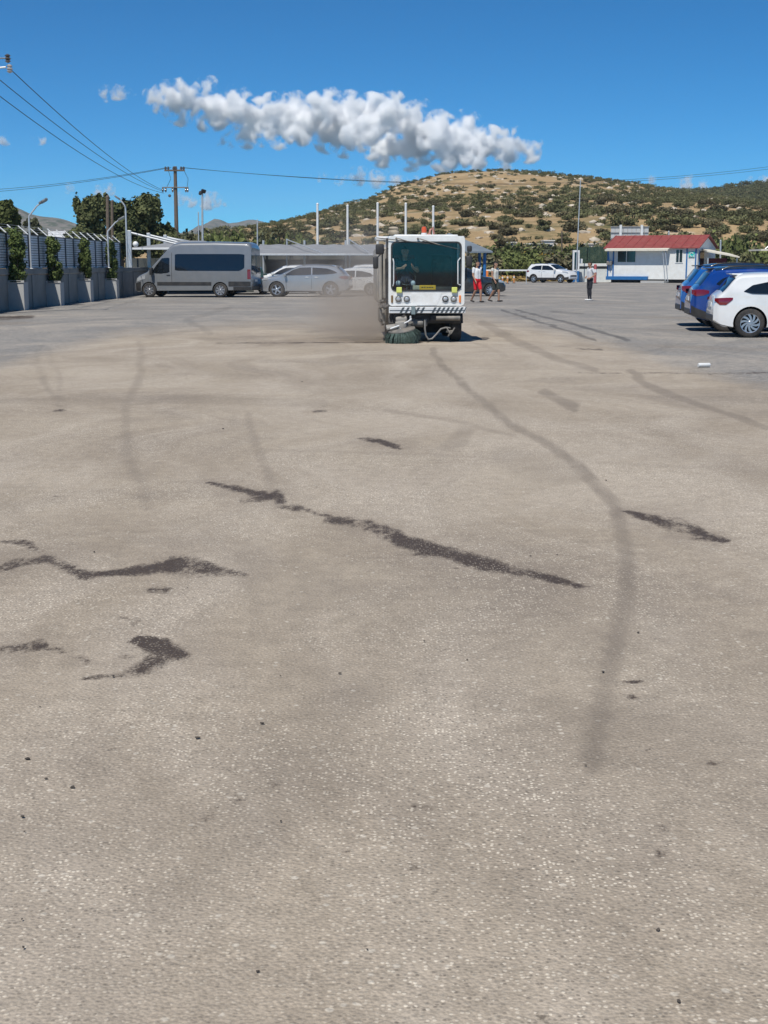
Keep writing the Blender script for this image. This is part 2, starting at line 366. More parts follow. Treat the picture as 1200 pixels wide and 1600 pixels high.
    col = mix(math_('MULTIPLY', rng_(streak, 0.50, 0.7), math_('SUBTRACT', 0.45, math_('MULTIPLY', dmask, 0.40))), col, (0.36, 0.325, 0.28))
    mp3 = n.new('ShaderNodeMapping'); mp3.inputs['Scale'].default_value = (0.22, 0.20, 1); mp3.inputs['Rotation'].default_value = (0, 0, R(-11)); l.new(wv.outputs[0], mp3.inputs['Vector'])
    patch = noise(1.0, 8, 0.68, mp3.outputs[0])
    worn = rng_(math_('ADD', math_('MULTIPLY', noise(0.42, 6, 0.62), 0.6), math_('MULTIPLY', streak, 0.4)), 0.42, 0.58)
    col = mix(math_('MULTIPLY', rng_(patch, 0.50, 0.66), 0.5), col, (0.45, 0.39, 0.32)); col = mix(math_('MULTIPLY', rng_(patch, 0.48, 0.34), 0.6), col, (0.205, 0.172, 0.14))
    # stone chips in the binder
    vo = n.new('ShaderNodeTexVoronoi'); vo.inputs['Scale'].default_value = 82; l.new(geo.outputs['Position'], vo.inputs['Vector'])
    vs = n.new('ShaderNodeSeparateColor'); l.new(vo.outputs['Color'], vs.inputs[0])
    chip = math_('MULTIPLY', math_('GREATER_THAN', vs.outputs[0], 0.66), rng_(vo.outputs['Distance'], 0.46, 0.34))
    chip = math_('MULTIPLY', chip, math_('ADD', 0.12, math_('MULTIPLY', worn, 0.80)))
    col = mix(chip, col, (0.68, 0.61, 0.50))
    dark = math_('MULTIPLY', math_('GREATER_THAN', vs.outputs[1], 0.74), rng_(vo.outputs['Distance'], 0.5, 0.3))  # dark pits: occlusion-like shade put into the colour
    col = mix(math_('MULTIPLY', dark, math_('ADD', 0.3, math_('MULTIPLY', worn, 0.45))), col, (0.15, 0.128, 0.105))
    v2 = n.new('ShaderNodeTexVoronoi'); v2.inputs['Scale'].default_value = 34; l.new(geo.outputs['Position'], v2.inputs['Vector'])
    v2s = n.new('ShaderNodeSeparateColor'); l.new(v2.outputs['Color'], v2s.inputs[0])
    big_chip = math_('MULTIPLY', math_('GREATER_THAN', v2s.outputs[0], 0.955), rng_(v2.outputs['Distance'], 0.40, 0.25))
    col = mix(math_('MULTIPLY', big_chip, 0.7), col, (0.55, 0.50, 0.42))
    sc = math_('MULTIPLY', rng_(grit, 0.28, 0.72, 0.76, 1.22), rng_(fine_, 0.25, 0.75, 0.86, 1.14))
    scc = n.new('ShaderNodeCombineColor')
    for k in range(3): l.new(sc, scc.inputs[k])
    col = mix(1.0, col, scc.outputs[0], 'MULTIPLY')
    # tyre marks
    tm = rng_(math_('ADD', tr, math_('MULTIPLY', math_('SUBTRACT', fine_, 0.5), 0.5)), 0.15, 1.15)
    tmd = math_('MULTIPLY', tm, rng_(med, 0.3, 0.6, 0.5, 1.0))
    col = mix(math_('MULTIPLY', tmd, 0.80), col, mix(dmask, (0.085, 0.082, 0.08), (0.165, 0.138, 0.112)))
    # wet and oily stains, dark streaks and painted shadow, broken up by the stones
    mp2 = n.new('ShaderNodeMapping'); mp2.inputs['Scale'].default_value = (1.0, 0.45, 1); l.new(geo.outputs['Position'], mp2.inputs['Vector'])
    ragged = math_('ADD', math_('MULTIPLY', math_('SUBTRACT', noise(9, 10, 0.82, mp2.outputs[0]), 0.5), 3.2), math_('MULTIPLY', math_('SUBTRACT', grit, 0.5), 1.3))
    col = mix(math_('MULTIPLY', math_('MULTIPLY', at_.outputs['Alpha'], rng_(med, 0.3, 0.65)), 0.42), col, (0.19, 0.155, 0.125))
    st = math_('MULTIPLY', st, rng_(noise(2.3, 7, 0.75, mp2.outputs[0]), 0.34, 0.58, 0.45, 1.15))
    sm_ = rng_(math_('ADD', st, math_('MULTIPLY', ragged, math_('MINIMUM', math_('MULTIPLY', st, 2.2), 0.8))), 0.34, 0.80)
    sm_ = math_('MULTIPLY', sm_, math_('SUBTRACT', 0.96, math_('MULTIPLY', chip, 0.6)))
    col = mix(sm_, col, (0.062, 0.045, 0.034))
    # small spots of dirt
    v3 = n.new('ShaderNodeTexVoronoi'); v3.inputs['Scale'].default_value = 2.2; l.new(geo.outputs['Position'], v3.inputs['Vector'])
    v3s = n.new('ShaderNodeSeparateColor'); l.new(v3.outputs['Color'], v3s.inputs[0])
    spot = math_('MULTIPLY', math_('GREATER_THAN', v3s.outputs[0], 0.72), rng_(math_('ADD', v3.outputs['Distance'], math_('MULTIPLY', math_('SUBTRACT', grit, 0.5), 0.06)), 0.045, 0.025))
    col = mix(math_('MULTIPLY', spot, 0.7), col, (0.08, 0.065, 0.05))
    l.new(col, b.inputs['Base Color'])
    rg = n.new('ShaderNodeMapRange'); l.new(sm_, rg.inputs[0]); rg.inputs[3].default_value = 0.88; rg.inputs[4].default_value = 0.62; l.new(rg.outputs[0], b.inputs['Roughness'])
    bp = n.new('ShaderNodeBump'); bp.inputs['Strength'].default_value = 0.5; bp.inputs['Distance'].default_value = 0.006
    hgt = math_('ADD', math_('MULTIPLY', vo.outputs['Distance'], -1.2), math_('MULTIPLY', grit, 0.8)); l.new(hgt, bp.inputs['Height'])
    l.new(bp.outputs[0], b.inputs['Normal'])
    me.materials.append(m); me.shade_smooth()
    o = link('ground', me); tag(o, 'dusty grey and beige asphalt yard with stains, tyre marks and a painted sweeper shadow', kind='structure')
build_ground()

# ================================================================== HILLS
def hill_mat(name, dry, rock, green, gmix):
    m = bpy.data.materials.new(name); m.use_nodes = True
    n, l = m.node_tree.nodes, m.node_tree.links; b = n['Principled BSDF']; b.inputs['Roughness'].default_value = 0.95; b.inputs['Specular IOR Level'].default_value = 0.1
    geo = n.new('ShaderNodeNewGeometry')
    def nz(s, d=6, r=0.6):
        q = n.new('ShaderNodeTexNoise'); q.inputs['Scale'].default_value = s; q.inputs['Detail'].default_value = d; q.inputs['Roughness'].default_value = r; l.new(geo.outputs['Position'], q.inputs['Vector']); return q.outputs[0]
    def mr(v, a, c, lo=0, hi=1):
        q = n.new('ShaderNodeMapRange'); q.inputs[1].default_value = a; q.inputs[2].default_value = c; q.inputs[3].default_value = lo; q.inputs[4].default_value = hi; l.new(v, q.inputs[0]); return q.outputs[0]
    def mix(f, a, c):
        q = n.new('ShaderNodeMix'); q.data_type = 'RGBA'
        for k, z in ((0, f), (6, a), (7, c)):
            if isinstance(z, tuple): q.inputs[k].default_value = (*z, 1)
            else: l.new(z, q.inputs[k])
        return q.outputs[2]
    c = mix(mr(nz(0.035), 0.4, 0.62), dry, tuple(0.75 * q for q in dry))
    c = mix(mr(nz(0.11, 8, 0.7), 0.56, 0.66), c, rock)
    c = mix(mr(nz(0.05, 7, 0.65), gmix, gmix + 0.12), c, green)
    c = mix(mr(nz(0.6, 5, 0.7), 0.52, 0.7, 0, 0.6), c, tuple(0.5 * q for q in dry))
    l.new(c, b.inputs['Base Color'])
    bp = n.new('ShaderNodeBump'); bp.inputs['Strength'].default_value = 0.8; bp.inputs['Distance'].default_value = 0.8; l.new(nz(0.5, 6, 0.7), bp.inputs['Height']); l.new(bp.outputs[0], b.inputs['Normal'])
    return m
RIDGE = [(-600, 404), (0, 398), (200, 380), (300, 372), (340, 364), (400, 352), (467, 341), (500, 331), (540, 317), (573, 311), (600, 300), (617, 290), (667, 277), (693, 270), (727, 267), (790, 265), (857, 270), (920, 276), (958, 281), (980, 284), (1018, 290), (1060, 298), (1120, 306), (1250, 322), (1500, 360), (1900, 395)]
YR, YB = 470.0, 172.0
RX = [at(x, y, YR).x for x, y in RIDGE]; RH = [at(x, y, YR).z for x, y in RIDGE]
def hill_h(X, Y):
    X = np.asarray(X, float); Y = np.asarray(Y, float)
    H = np.interp(X, RX, RH)
    t = (Y - YB) / (YR - YB)
    up = np.clip(t, 0, 1); s = np.where(t <= 1, 0.16 * sm(up, 0, 0.2) * up / np.maximum(up, 1e-6) + 0.84 * up ** 1.25, 1 - 0.35 * np.clip(t - 1, 0, 3) ** 1.3)
    s = np.maximum(s, -0.02)
    bump = (fbm(X * 0.022, Y * 0.022, 4, 21) - 0.5) * 5.0 * sm(t, 0.05, 0.4) * (1 - 0.75 * sm(t, 0.75, 1.0)) * np.clip(H / 25, 0, 1)
    return np.where(t < 0, -0.3, H * s + bump - 0.3)
RIDGE2 = [(700, 330), (900, 312), (1000, 300), (1060, 297), (1095, 296), (1116, 294.5), (1147, 289), (1182, 285), (1230, 280), (1300, 270), (1450, 262), (1700, 275), (2000, 320)]
YR2 = 760.0
R2X = [at(x, y, YR2).x for x, y in RIDGE2]; R2H = [at(x, y, YR2).z for x, y in RIDGE2]
def hill2_h(X, Y):
    H = np.interp(X, R2X, R2H, left=0); t = (Y - 430) / (YR2 - 430)
    up = np.clip(t, 0, 1)
    return np.where(t < 0, -0.5, H * np.where(t <= 1, up ** 1.05, 1 - 0.5 * np.clip(t - 1, 0, 2)) - 0.4 + (fbm(X * 0.02, np.asarray(Y) * 0.02, 3, 4) - 0.5) * 4 * sm(t, 0.1, 0.5) * (1 - 0.8 * sm(t, 0.7, 1)))
def terrain(name, fn, x0, x1, y0, y1, stp, m, label):
    xs = np.arange(x0, x1, stp); ys = np.arange(y0, y1, stp); X, Y = np.meshgrid(xs, ys); Z = fn(X, Y)
    nx, ny = len(xs), len(ys); i = np.arange((ny - 1) * (nx - 1)); a = (i // (nx - 1)) * nx + i % (nx - 1)
    me = bpy.data.meshes.new(name); me.from_pydata(np.stack([X.ravel(), Y.ravel(), Z.ravel()], 1).tolist(), [], np.stack([a, a + 1, a + nx + 1, a + nx], 1).tolist())
    me.materials.append(m); me.shade_smooth(); return tag(link(name, me), label, kind='structure')
HM = hill_mat('dry_hillside', (0.42, 0.30, 0.165), (0.52, 0.43, 0.31), (0.125, 0.12, 0.055), 0.50)
HM2 = hill_mat('green_hillside', (0.22, 0.17, 0.10), (0.30, 0.26, 0.20), (0.055, 0.07, 0.03), 0.42)
terrain('hill', hill_h, -420, 460, 168, 640, 4.0, HM, 'dry scrub covered hill rising behind the yard')
terrain('hill', hill2_h, 60, 620, 420, 1000, 8.0, HM2, 'darker green hill rising at the right edge behind the first hill')
# far mountains
def range_(name, pts, Y, depth, m, label, seed):
    px = np.linspace(pts[0][0], pts[-1][0], 160); py = np.interp(px, [p[0] for p in pts], [p[1] for p in pts])
    X = np.array([at(a, b, Y).x for a, b in zip(px, py)]); H = np.array([at(a, b, Y).z for a, b in zip(px, py)])
    H = H + (fbm(X * 0.012, X * 0, 4, seed) - 0.5) * 0.12 * H
    vs = []; rows = 14
    for r in range(rows + 4):
        t = r / rows; yy = Y - depth * (1 - t)
        k = t ** 0.8 if t <= 1 else 1 - 1.6 * (t - 1)
        nn = (fbm(X * 0.01, np.full_like(X, yy * 0.01), 4, seed + 3) - 0.5) * 0.35 * H * (1 if 0 < r < rows else 0)
        vs += [(a, yy + (b - 50) * 0.3, max(h * k + q, -1)) for a, h, q, b in zip(X, H, nn, H)]
    c = len(px); fs = [(r * c + i, r * c + i + 1, (r + 1) * c + i + 1, (r + 1) * c + i) for r in range(rows + 3) for i in range(c - 1)]
    me = bpy.data.meshes.new(name); me.from_pydata(vs, [], fs); me.materials.append(m); me.shade_smooth(); return tag(link(name, me), label, kind='structure')
MM = hill_mat('far_mountain', (0.20, 0.18, 0.15), (0.34, 0.31, 0.28), (0.07, 0.085, 0.05), 0.47)
MM.node_tree.nodes
range_('mountain', [(-500, 345), (-200, 325), (-60, 331), (20, 320), (45, 331), (70, 337), (95, 343), (118, 351), (150, 357), (230, 366), (280, 372), (330, 380), (420, 392)], 2300, 700, MM, 'hazy grey mountain ridge beyond the slatted fence', 3)
range_('mountain', [(150, 385), (240, 378), (285, 362), (308, 360), (318, 350), (334, 342), (345, 344), (356, 349), (372, 348), (386, 345), (400, 345), (430, 352), (480, 362), (560, 372), (700, 385)], 3400, 800, MM, 'pale far mountain with rocky cliffs behind the floodlight pole', 8)

# ================================================================== CLOUDS (volumes far behind the mountains)
def cloud_mat(name, dens, s1, gain):
    m = bpy.data.materials.new(name); m.use_nodes = True; n, l = m.node_tree.nodes, m.node_tree.links
    for q in list(n):
        if q.type == 'BSDF_PRINCIPLED': n.remove(q)
    o = n['Material Output']; pv = n.new('ShaderNodeVolumePrincipled'); pv.inputs['Color'].default_value = (0.998, 0.998, 0.998, 1); pv.inputs['Anisotropy'].default_value = -0.05
    pv.inputs['Density Attribute'].default_value = ''
    at_ = n.new('ShaderNodeAttribute'); at_.attribute_name = 'density'
    geo = n.new('ShaderNodeNewGeometry')
    nz = n.new('ShaderNodeTexNoise'); nz.inputs['Scale'].default_value = s1; nz.inputs['Detail'].default_value = 7; nz.inputs['Roughness'].default_value = 0.64; l.new(geo.outputs['Position'], nz.inputs['Vector'])
    st = n.new('ShaderNodeMapRange'); st.inputs[1].default_value = 0.33; st.inputs[2].default_value = 0.67; st.inputs[3].default_value = 0.06; st.inputs[4].default_value = 0.06 + gain; l.new(nz.outputs[0], st.inputs[0])
    b = n.new('ShaderNodeMath'); b.operation = 'SUBTRACT'; l.new(at_.outputs['Fac'], b.inputs[0]); l.new(st.outputs[0], b.inputs[1])
    k_ = n.new('ShaderNodeMath'); k_.operation = 'MULTIPLY'; k_.use_clamp = True; k_.inputs[1].default_value = 2.6; l.new(b.outputs[0], k_.inputs[0])
    c = n.new('ShaderNodeMath'); c.operation = 'MULTIPLY'; l.new(k_.outputs[0], c.inputs[0]); c.inputs[1].default_value = dens
    l.new(c.outputs[0], pv.inputs['Density']); l.new(pv.outputs[0], o.inputs['Volume'])
    return m
ICO = {}
for k_ in (1, 2, 3):
    b_ = bmesh.new(); bmesh.ops.create_icosphere(b_, subdivisions=k_, radius=1); b_.verts.ensure_lookup_table()
    ICO[k_] = (np.array([v.co[:] for v in b_.verts]), np.array([[v.index for v in f.verts] for f in b_.faces])); b_.free()
def cloud(label, blobs, Y, sub, m, voxel, band, seed, grow=9):
    r = random.Random(seed); px = Y / 2150.0
    VS, FS, off = [], [], [0]
    def ico(c, q, sub_=2, sz=1.0):
        v, f = ICO[sub_]; VS.append(v * q + np.array(c)); FS.append(f + off[0]); off[0] += len(v)
    for x, y, rad in blobs:
        c = at(x, y, Y); c.y += r.uniform(-1, 1) * 45 * px; q = (rad + grow) * px
        ico(c, q)
        for k in range(sub):
            th = r.uniform(0, 2 * math.pi); ph = math.acos(r.uniform(-0.35, 1)); d = Vector((math.sin(ph) * math.cos(th), math.sin(ph) * math.sin(th), math.cos(ph) * 0.9))
            q2 = q * r.uniform(0.4, 0.65); c2 = c + d * q * 0.72; ico(c2, q2, 2)
    me = bpy.data.meshes.new('cloud'); me.from_pydata(np.concatenate(VS).tolist(), [], np.concatenate(FS).tolist()); me.materials.append(m)
    o = link('cloud', me); tag(o, label, 'cloud', 'clouds over the hills', 'stuff')
    ng = bpy.data.node_groups.new('cloud_volume', 'GeometryNodeTree'); ng.interface.new_socket('Geometry', in_out='INPUT', socket_type='NodeSocketGeometry'); ng.interface.new_socket('Geometry', in_out='OUTPUT', socket_type='NodeSocketGeometry')
    gi = ng.nodes.new('NodeGroupInput'); go = ng.nodes.new('NodeGroupOutput'); mv = ng.nodes.new('GeometryNodeMeshToVolume')
    mv.resolution_mode = 'VOXEL_SIZE'; mv.inputs['Voxel Size'].default_value = voxel; mv.inputs['Interior Band Width'].default_value = band; mv.inputs['Density'].default_value = 1.0
    sm_ = ng.nodes.new('GeometryNodeSetMaterial'); sm_.inputs['Material'].default_value = m
    ng.links.new(gi.outputs[0], mv.inputs[0]); ng.links.new(mv.outputs[0], sm_.inputs[0]); ng.links.new(sm_.outputs[0], go.inputs[0])
    md = o.modifiers.new('volume', 'NODES'); md.node_group = ng
    return o
CM = cloud_mat('cumulus', 0.13, 1 / 110.0, 0.27)
CM2 = cloud_mat('thin_cumulus', 0.045, 1 / 50.0, 0.45)
cloud('large white cumulus cloud stretching above the hill', [
    (262, 160, 20), (295, 156, 24), (325, 150, 19), (285, 176, 20), (330, 178, 26), (352, 165, 22), (378, 170, 22), (405, 178, 22), (430, 176, 22), (355, 218, 9), (385, 216, 13), (415, 212, 16), (455, 176, 22), (470, 202, 26),
    (505, 178, 28), (545, 168, 22), (580, 170, 26), (612, 178, 27), (560, 208, 28), (510, 214, 20), (440, 212, 20), (650, 190, 27), (690, 198, 26), (728, 208, 26), (655, 225, 30), (715, 232, 28),
    (765, 222, 24), (795, 230, 22), (825, 238, 14), (600, 232, 24), (740, 245, 20), (790, 248, 14), (640, 246, 16), (690, 250, 16), (300, 168, 18), (350, 190, 18), (395, 192, 18), (440, 192, 20), (525, 195, 24), (590, 200, 26), (630, 212, 26), (680, 218, 26), (750, 232, 20), (540, 225, 18), (580, 232, 16), (480, 185, 20)], 6200, 6, CM, 7.0, 60.0, 1, 11)
cloud('small wispy cloud near the left end of the large cloud', [(158, 147, 4), (168, 146, 6), (178, 145, 7), (188, 146, 7), (198, 147, 6), (208, 148, 4)], 6200, 6, CM2, 4.0, 30.0, 2, 7)
cloud('low pale cloud just under the large cloud beside the hilltop', [(500, 278, 7), (530, 280, 8), (560, 280, 12), (590, 277, 14), (620, 280, 12), (648, 283, 9)], 6600, 6, CM2, 5.0, 30.0, 3, 6)
cloud('small rounded cloud behind the utility pole', [(285, 312, 8), (300, 314, 9), (320, 312, 12), (338, 313, 10), (350, 314, 5)], 6600, 6, CM2, 4.0, 30.0, 4, 7)
cloud('small bright cloud peeking over the dip of the right ridge', [(1068, 292, 8), (1085, 288, 11), (1102, 291, 9), (1160, 290, 7), (1198, 283, 9), (1010, 281, 6)], 6600, 6, CM2, 4.0, 30.0, 5, 7)
cloud('faint little clouds low above the fence trees', [(150, 301, 9), (175, 299, 8), (52, 215, 7), (5, 219, 6), (110, 295, 6)], 6600, 5, CM2, 4.0, 30.0, 6, 7)

# ================================================================== CARS
RUB = mat('tyre_rubber', (0.022, 0.022, 0.023), 0.85, var=0.2, scale=20, dirt=(0.20, 0.17, 0.14), dirt_amt=0.35)
BLK = mat('black_plastic', (0.022, 0.023, 0.025), 0.5, var=0.15, scale=8, dirt=(0.15, 0.13, 0.11), dirt_amt=0.25)
DGL = mat('dark_car_glass', (0.008, 0.010, 0.012), 0.05, var=0.05, coat=0.0, spec=0.8)
ALU = mat('alloy_rim', (0.55, 0.56, 0.58), 0.32, 0.85, var=0.06)
CHR = mat('chrome', (0.75, 0.76, 0.78), 0.15, 1.0, var=0.03)
RED = mat('tail_light_red', (0.17, 0.005, 0.008), 0.12, var=0.1, coat=1.0)
HLG = mat('headlight_glass', (0.42, 0.44, 0.46), 0.10, 0.2, var=0.25, scale=25, coat=1.0)
PLT = mat('plate_white', (0.72, 0.72, 0.70), 0.5, var=0.05)
INR = mat('dark_interior', (0.018, 0.018, 0.02), 0.8)
AMB = mat('amber_lens', (0.75, 0.20, 0.02), 0.2, var=0.1, coat=0.8)
def paint(name, col, rough=0.28, metal=0.0, flake=0.04):
    return mat(name, col, rough, metal, flake, 3.0, coat=0.9, dirt=(0.34, 0.30, 0.25), dirt_amt=0.16, dirt_scale=2.0)
def wheel_meshes(key, r, w, style, rim_m):
    t = MB(); t.lathe([(r * 0.66, -w / 2), (r * 0.9, -w / 2), (r * 0.975, -w * 0.42), (r, -w * 0.3), (r, w * 0.3), (r * 0.975, w * 0.42), (r * 0.9, w / 2), (r * 0.66, w / 2)], 32, 'Y', close=True)
    m = MB(); R0 = r * 0.67
    m.lathe([(R0, -w * 0.48), (R0 * 0.92, -w * 0.46), (R0 * 0.90, -w * 0.2), (R0 * 0.9, w * 0.2), (R0 * 0.92, w * 0.46), (R0, w * 0.48)], 28, 'Y', close=True)
    m.lathe([(R0 * 0.9, -w * 0.08), (R0 * 0.9, -w * 0.02)], 28, 'Y', mi=1)
    m.lathe([(R0 * 0.24, -w * 0.44), (R0 * 0.20, -w * 0.47), (R0 * 0.24, -w * 0.1)], 16, 'Y')
    n = {'swirl': 10, 'five': 5, 'steel': 8, 'ten': 10}[style]
    for k in range(n):
        a = 2 * math.pi * k / n
        for j in range(3):
            u0, u1 = j / 3, (j + 1) / 3
            def pt(u, side):
                rr = R0 * (0.2 + 0.74 * u); an = a + (0.55 * u if style == 'swirl' else 0)
                wd = {'swirl': 0.055, 'five': 0.11, 'steel': 0.09, 'ten': 0.05}[style] * r * (1.0 + 0.6 * u if style != 'five' else 1)
                return Vector((rr * math.cos(an) - side * wd * math.sin(an), 0, rr * math.sin(an) + side * wd * math.cos(an)))
            p = [pt(u0, -1), pt(u1, -1), pt(u1, 1), pt(u0, 1)]
            y0, y1 = -w * 0.43, -w * 0.16
            m.add([(q.x, y0, q.z) for q in p] + [(q.x, y1, q.z) for q in p], [(0, 1, 2, 3), (7, 6, 5, 4), (0, 4, 5, 1), (1, 5, 6, 2), (2, 6, 7, 3), (3, 7, 4, 0)])
    return t.mesh(key + '_tyre', RUB, 40), m.mesh(key + '_rim', [rim_m, BLK], 35)
WM = {}
def add_wheel(root, x, y, r, w, style, rim_m, side):
    key = (round(r, 3), w, style, rim_m.name)
    if key not in WM: WM[key] = wheel_meshes('wheel', r, w, style, rim_m)
    e = bpy.data.objects.new('wheel', None); COL.objects.link(e); e.parent = root; e.location = (x, y, r); e.empty_display_size = 0.1
    e.rotation_euler = (0, R(17 * (x + y)), 0 if side < 0 else math.pi)
    link('tyre', WM[key][0], e); link('rim', WM[key][1], e)
class Car:
    """body surface given by a top line, bottom line, plan half width and shoulder line; x forward, y left, z up"""
    def __init__(s, root, sp, paint_m):
        s.root, s.sp, s.p = root, sp, paint_m
        L, s.W, s.H = sp['L'], sp['W'], sp['H']; s.L = L
        cv = lambda pts, k: (np.array([(q[0] - 0.5) * L for q in pts]), np.array([q[1] * k for q in pts]))
        s.top, s.bot, s.plan, s.belt = cv(sp['top'], s.H), cv(sp['bot'], s.H), cv(sp['plan'], s.W), cv(sp['belt'], s.H)
    def ev(s, c, x, blur=0.03):
        x = np.asarray(x, float); t = 0
        for k in (-1, -0.5, 0, 0.5, 1): t = t + np.interp(x + k * blur, *c)
        return t / 5
    def ztop(s, x): return s.ev(s.top, x, 0.035)
    def zb(s, x): return s.ev(s.bot, x)
    def hw(s, x): return s.ev(s.plan, x, 0.05)
    def belt_(s, x): return s.ev(s.belt, x)
    def side(s, x, z):
        b = s.belt_(x); w = s.hw(x); lo = 0.45 * s.H * s.sp.get('mid', 0.8)
        return w - s.sp['lean'] * np.maximum(0, z - b) ** 1.1 - 0.10 * np.maximum(0, (lo - z)) ** 1.5 - 0.012 * np.exp(-((z - b + 0.10) / 0.05) ** 2)
    def edge(s, x):
        zt = s.ztop(x); re = np.minimum(s.sp.get('re', 0.13), 0.5 * (zt - s.zb(x)))
        return zt, zt - re, re
    def surf_top(s, x, y):
        zt, ze, re = s.edge(x); ye = s.side(x, ze); n = s.sp.get('n', 2.9)
        return ze + re * np.maximum(0, 1 - np.minimum(1, np.abs(y) / ye) ** n) ** (1 / n)
    def shell(s):
        L = s.L
        e = 0.5 - 0.5 * np.cos(np.linspace(0, np.pi, 72)); e = 0.55 * e + 0.45 * np.linspace(0, 1, 72)
        xs = (e - 0.5) * L; ns, nt = 12, 9; n = s.sp.get('n', 2.9); V = []
        for x in xs:
            zt, ze, re = s.edge(x); zb = s.zb(x); row = []
            yb = s.side(x, zb)
            row.append((0, zb)); row.append((yb * 0.5, zb)); row.append((yb * 0.93, zb))
            for k in range(ns):
                z = zb + 0.02 + (ze - zb - 0.02) * k / (ns - 1); row.append((s.side(x, z), z))
            ye = s.side(x, ze)
            for k in range(1, nt + 1):
                t = math.pi / 2 * k / nt; row.append((ye * math.cos(t) ** (2 / n) if k < nt else 0, ze + re * math.sin(t) ** (2 / n)))
            full = [(x, -y, z) for y, z in row] + [(x, y, z) for y, z in row[-2:0:-1]]
            V.append(full)
        m = len(V[0]); mb = MB(); mb.v = [p for r_ in V for p in r_]
        for i in range(len(V) - 1):
            for k in range(m): mb.f.append((i * m + k, i * m + (k + 1) % m, (i + 1) * m + (k + 1) % m, (i + 1) * m + k))
        mb.f.append(tuple(range(m - 1, -1, -1))); o = (len(V) - 1) * m; mb.f.append(tuple(o + k for k in range(m)))
        mb.m = [0] * len(mb.f)
        body = mb.build('body', [s.p, INR], None, 32)
        # wheel wells are cut out of the shell
        c = MB(); r = s.sp['wr'] * 1.14
        for wx in s.sp['wheels']:
            for sd in (-1, 1):
                y0, y1 = sd * (s.W - 0.30), sd * (s.W + 0.12)
                c.lathe([(r, min(y0, y1)), (r, max(y0, y1))], 28, 'Y', ((wx - 0.5) * L, 0, s.sp['wr'] * 1.0))
        cut = c.build('cut', [INR])
        bo = body.modifiers.new('b', 'BOOLEAN'); bo.operation = 'DIFFERENCE'; bo.object = cut; bo.solver = 'EXACT'; bo.use_self = True; bo.material_mode = 'TRANSFER'
        bpy.context.view_layer.update(); dg = bpy.context.evaluated_depsgraph_get()
        me = bpy.data.meshes.new_from_object(body.evaluated_get(dg)); body.modifiers.clear(); body.data = me
        me.shade_smooth(); me.set_sharp_from_angle(angle=R(32))
        bpy.data.objects.remove(cut); body.parent = s.root
        return body
    def strip(s, name, xs, zlo, zhi, m, off=0.006, nz=5, sides=(-1, 1), sub=10, parent=None):
        """panel lying on the body side between two outlines, mm proud of it (xs as fractions of the length, z as fractions of height)"""
        fx = np.linspace(xs[0], xs[-1], sub * (len(xs) - 1) + 1); lo = np.interp(fx, xs, zlo) * s.H; hi = np.interp(fx, xs, zhi) * s.H
        X = (fx - 0.5) * s.L; out = []
        for sd in sides:
            mb = MB(); vs = []; ins = []
            for i in range(len(X)):
                for k in range(nz + 1):
                    z = lo[i] + (hi[i] - lo[i]) * k / nz; y = float(s.side(X[i], z))
                    vs.append((X[i], sd * (y + off), z)); ins.append((X[i], sd * (y - 0.012), z))
            n1 = nz + 1; c = len(vs); fs = []
            for i in range(len(X) - 1):
                for k in range(nz): a = i * n1 + k; fs.append((a, a + 1, a + n1 + 1, a + n1))
            for i in range(len(X) - 1):
                for k in (0, nz): a = i * n1 + k; fs.append((a, a + n1, a + n1 + c, a + c))
            for i in (0, len(X) - 1):
                for k in range(nz): a = i * n1 + k; fs.append((a, a + 1, a + 1 + c, a + c))
            mb.add(vs + ins, fs); out.append(mb.build(name, m, parent or s.root, 40))
        return out
    def cap(s, name, x0, x1, k0, k1, m, off=0.006, nx=10, ny=12, y_sh=0.0, parent=None):
        """panel lying on the upper surface (screen, rear glass, bonnet trim), spanning fractions k of the half width"""
        mb = MB(); vs = []; X = (np.linspace(x0, x1, nx + 1) - 0.5) * s.L
        for x in X:
            zt, ze, re = s.edge(x); ye = float(s.side(x, ze)); sl = float((s.ztop(x + 0.02) - s.ztop(x - 0.02)) / 0.04); nl = math.hypot(1, sl)
            for k in range(ny + 1):
                y = ye * (k0 + (k1 - k0) * k / ny); vs.append((x - off * sl / nl, y, float(s.surf_top(x, y)) + off / nl))
        n1 = ny + 1; mb.add(vs, [(i * n1 + k, i * n1 + k + 1, (i + 1) * n1 + k + 1, (i + 1) * n1 + k) for i in range(nx) for k in range(ny)])
        return mb.build(name, m, parent or s.root, 40)
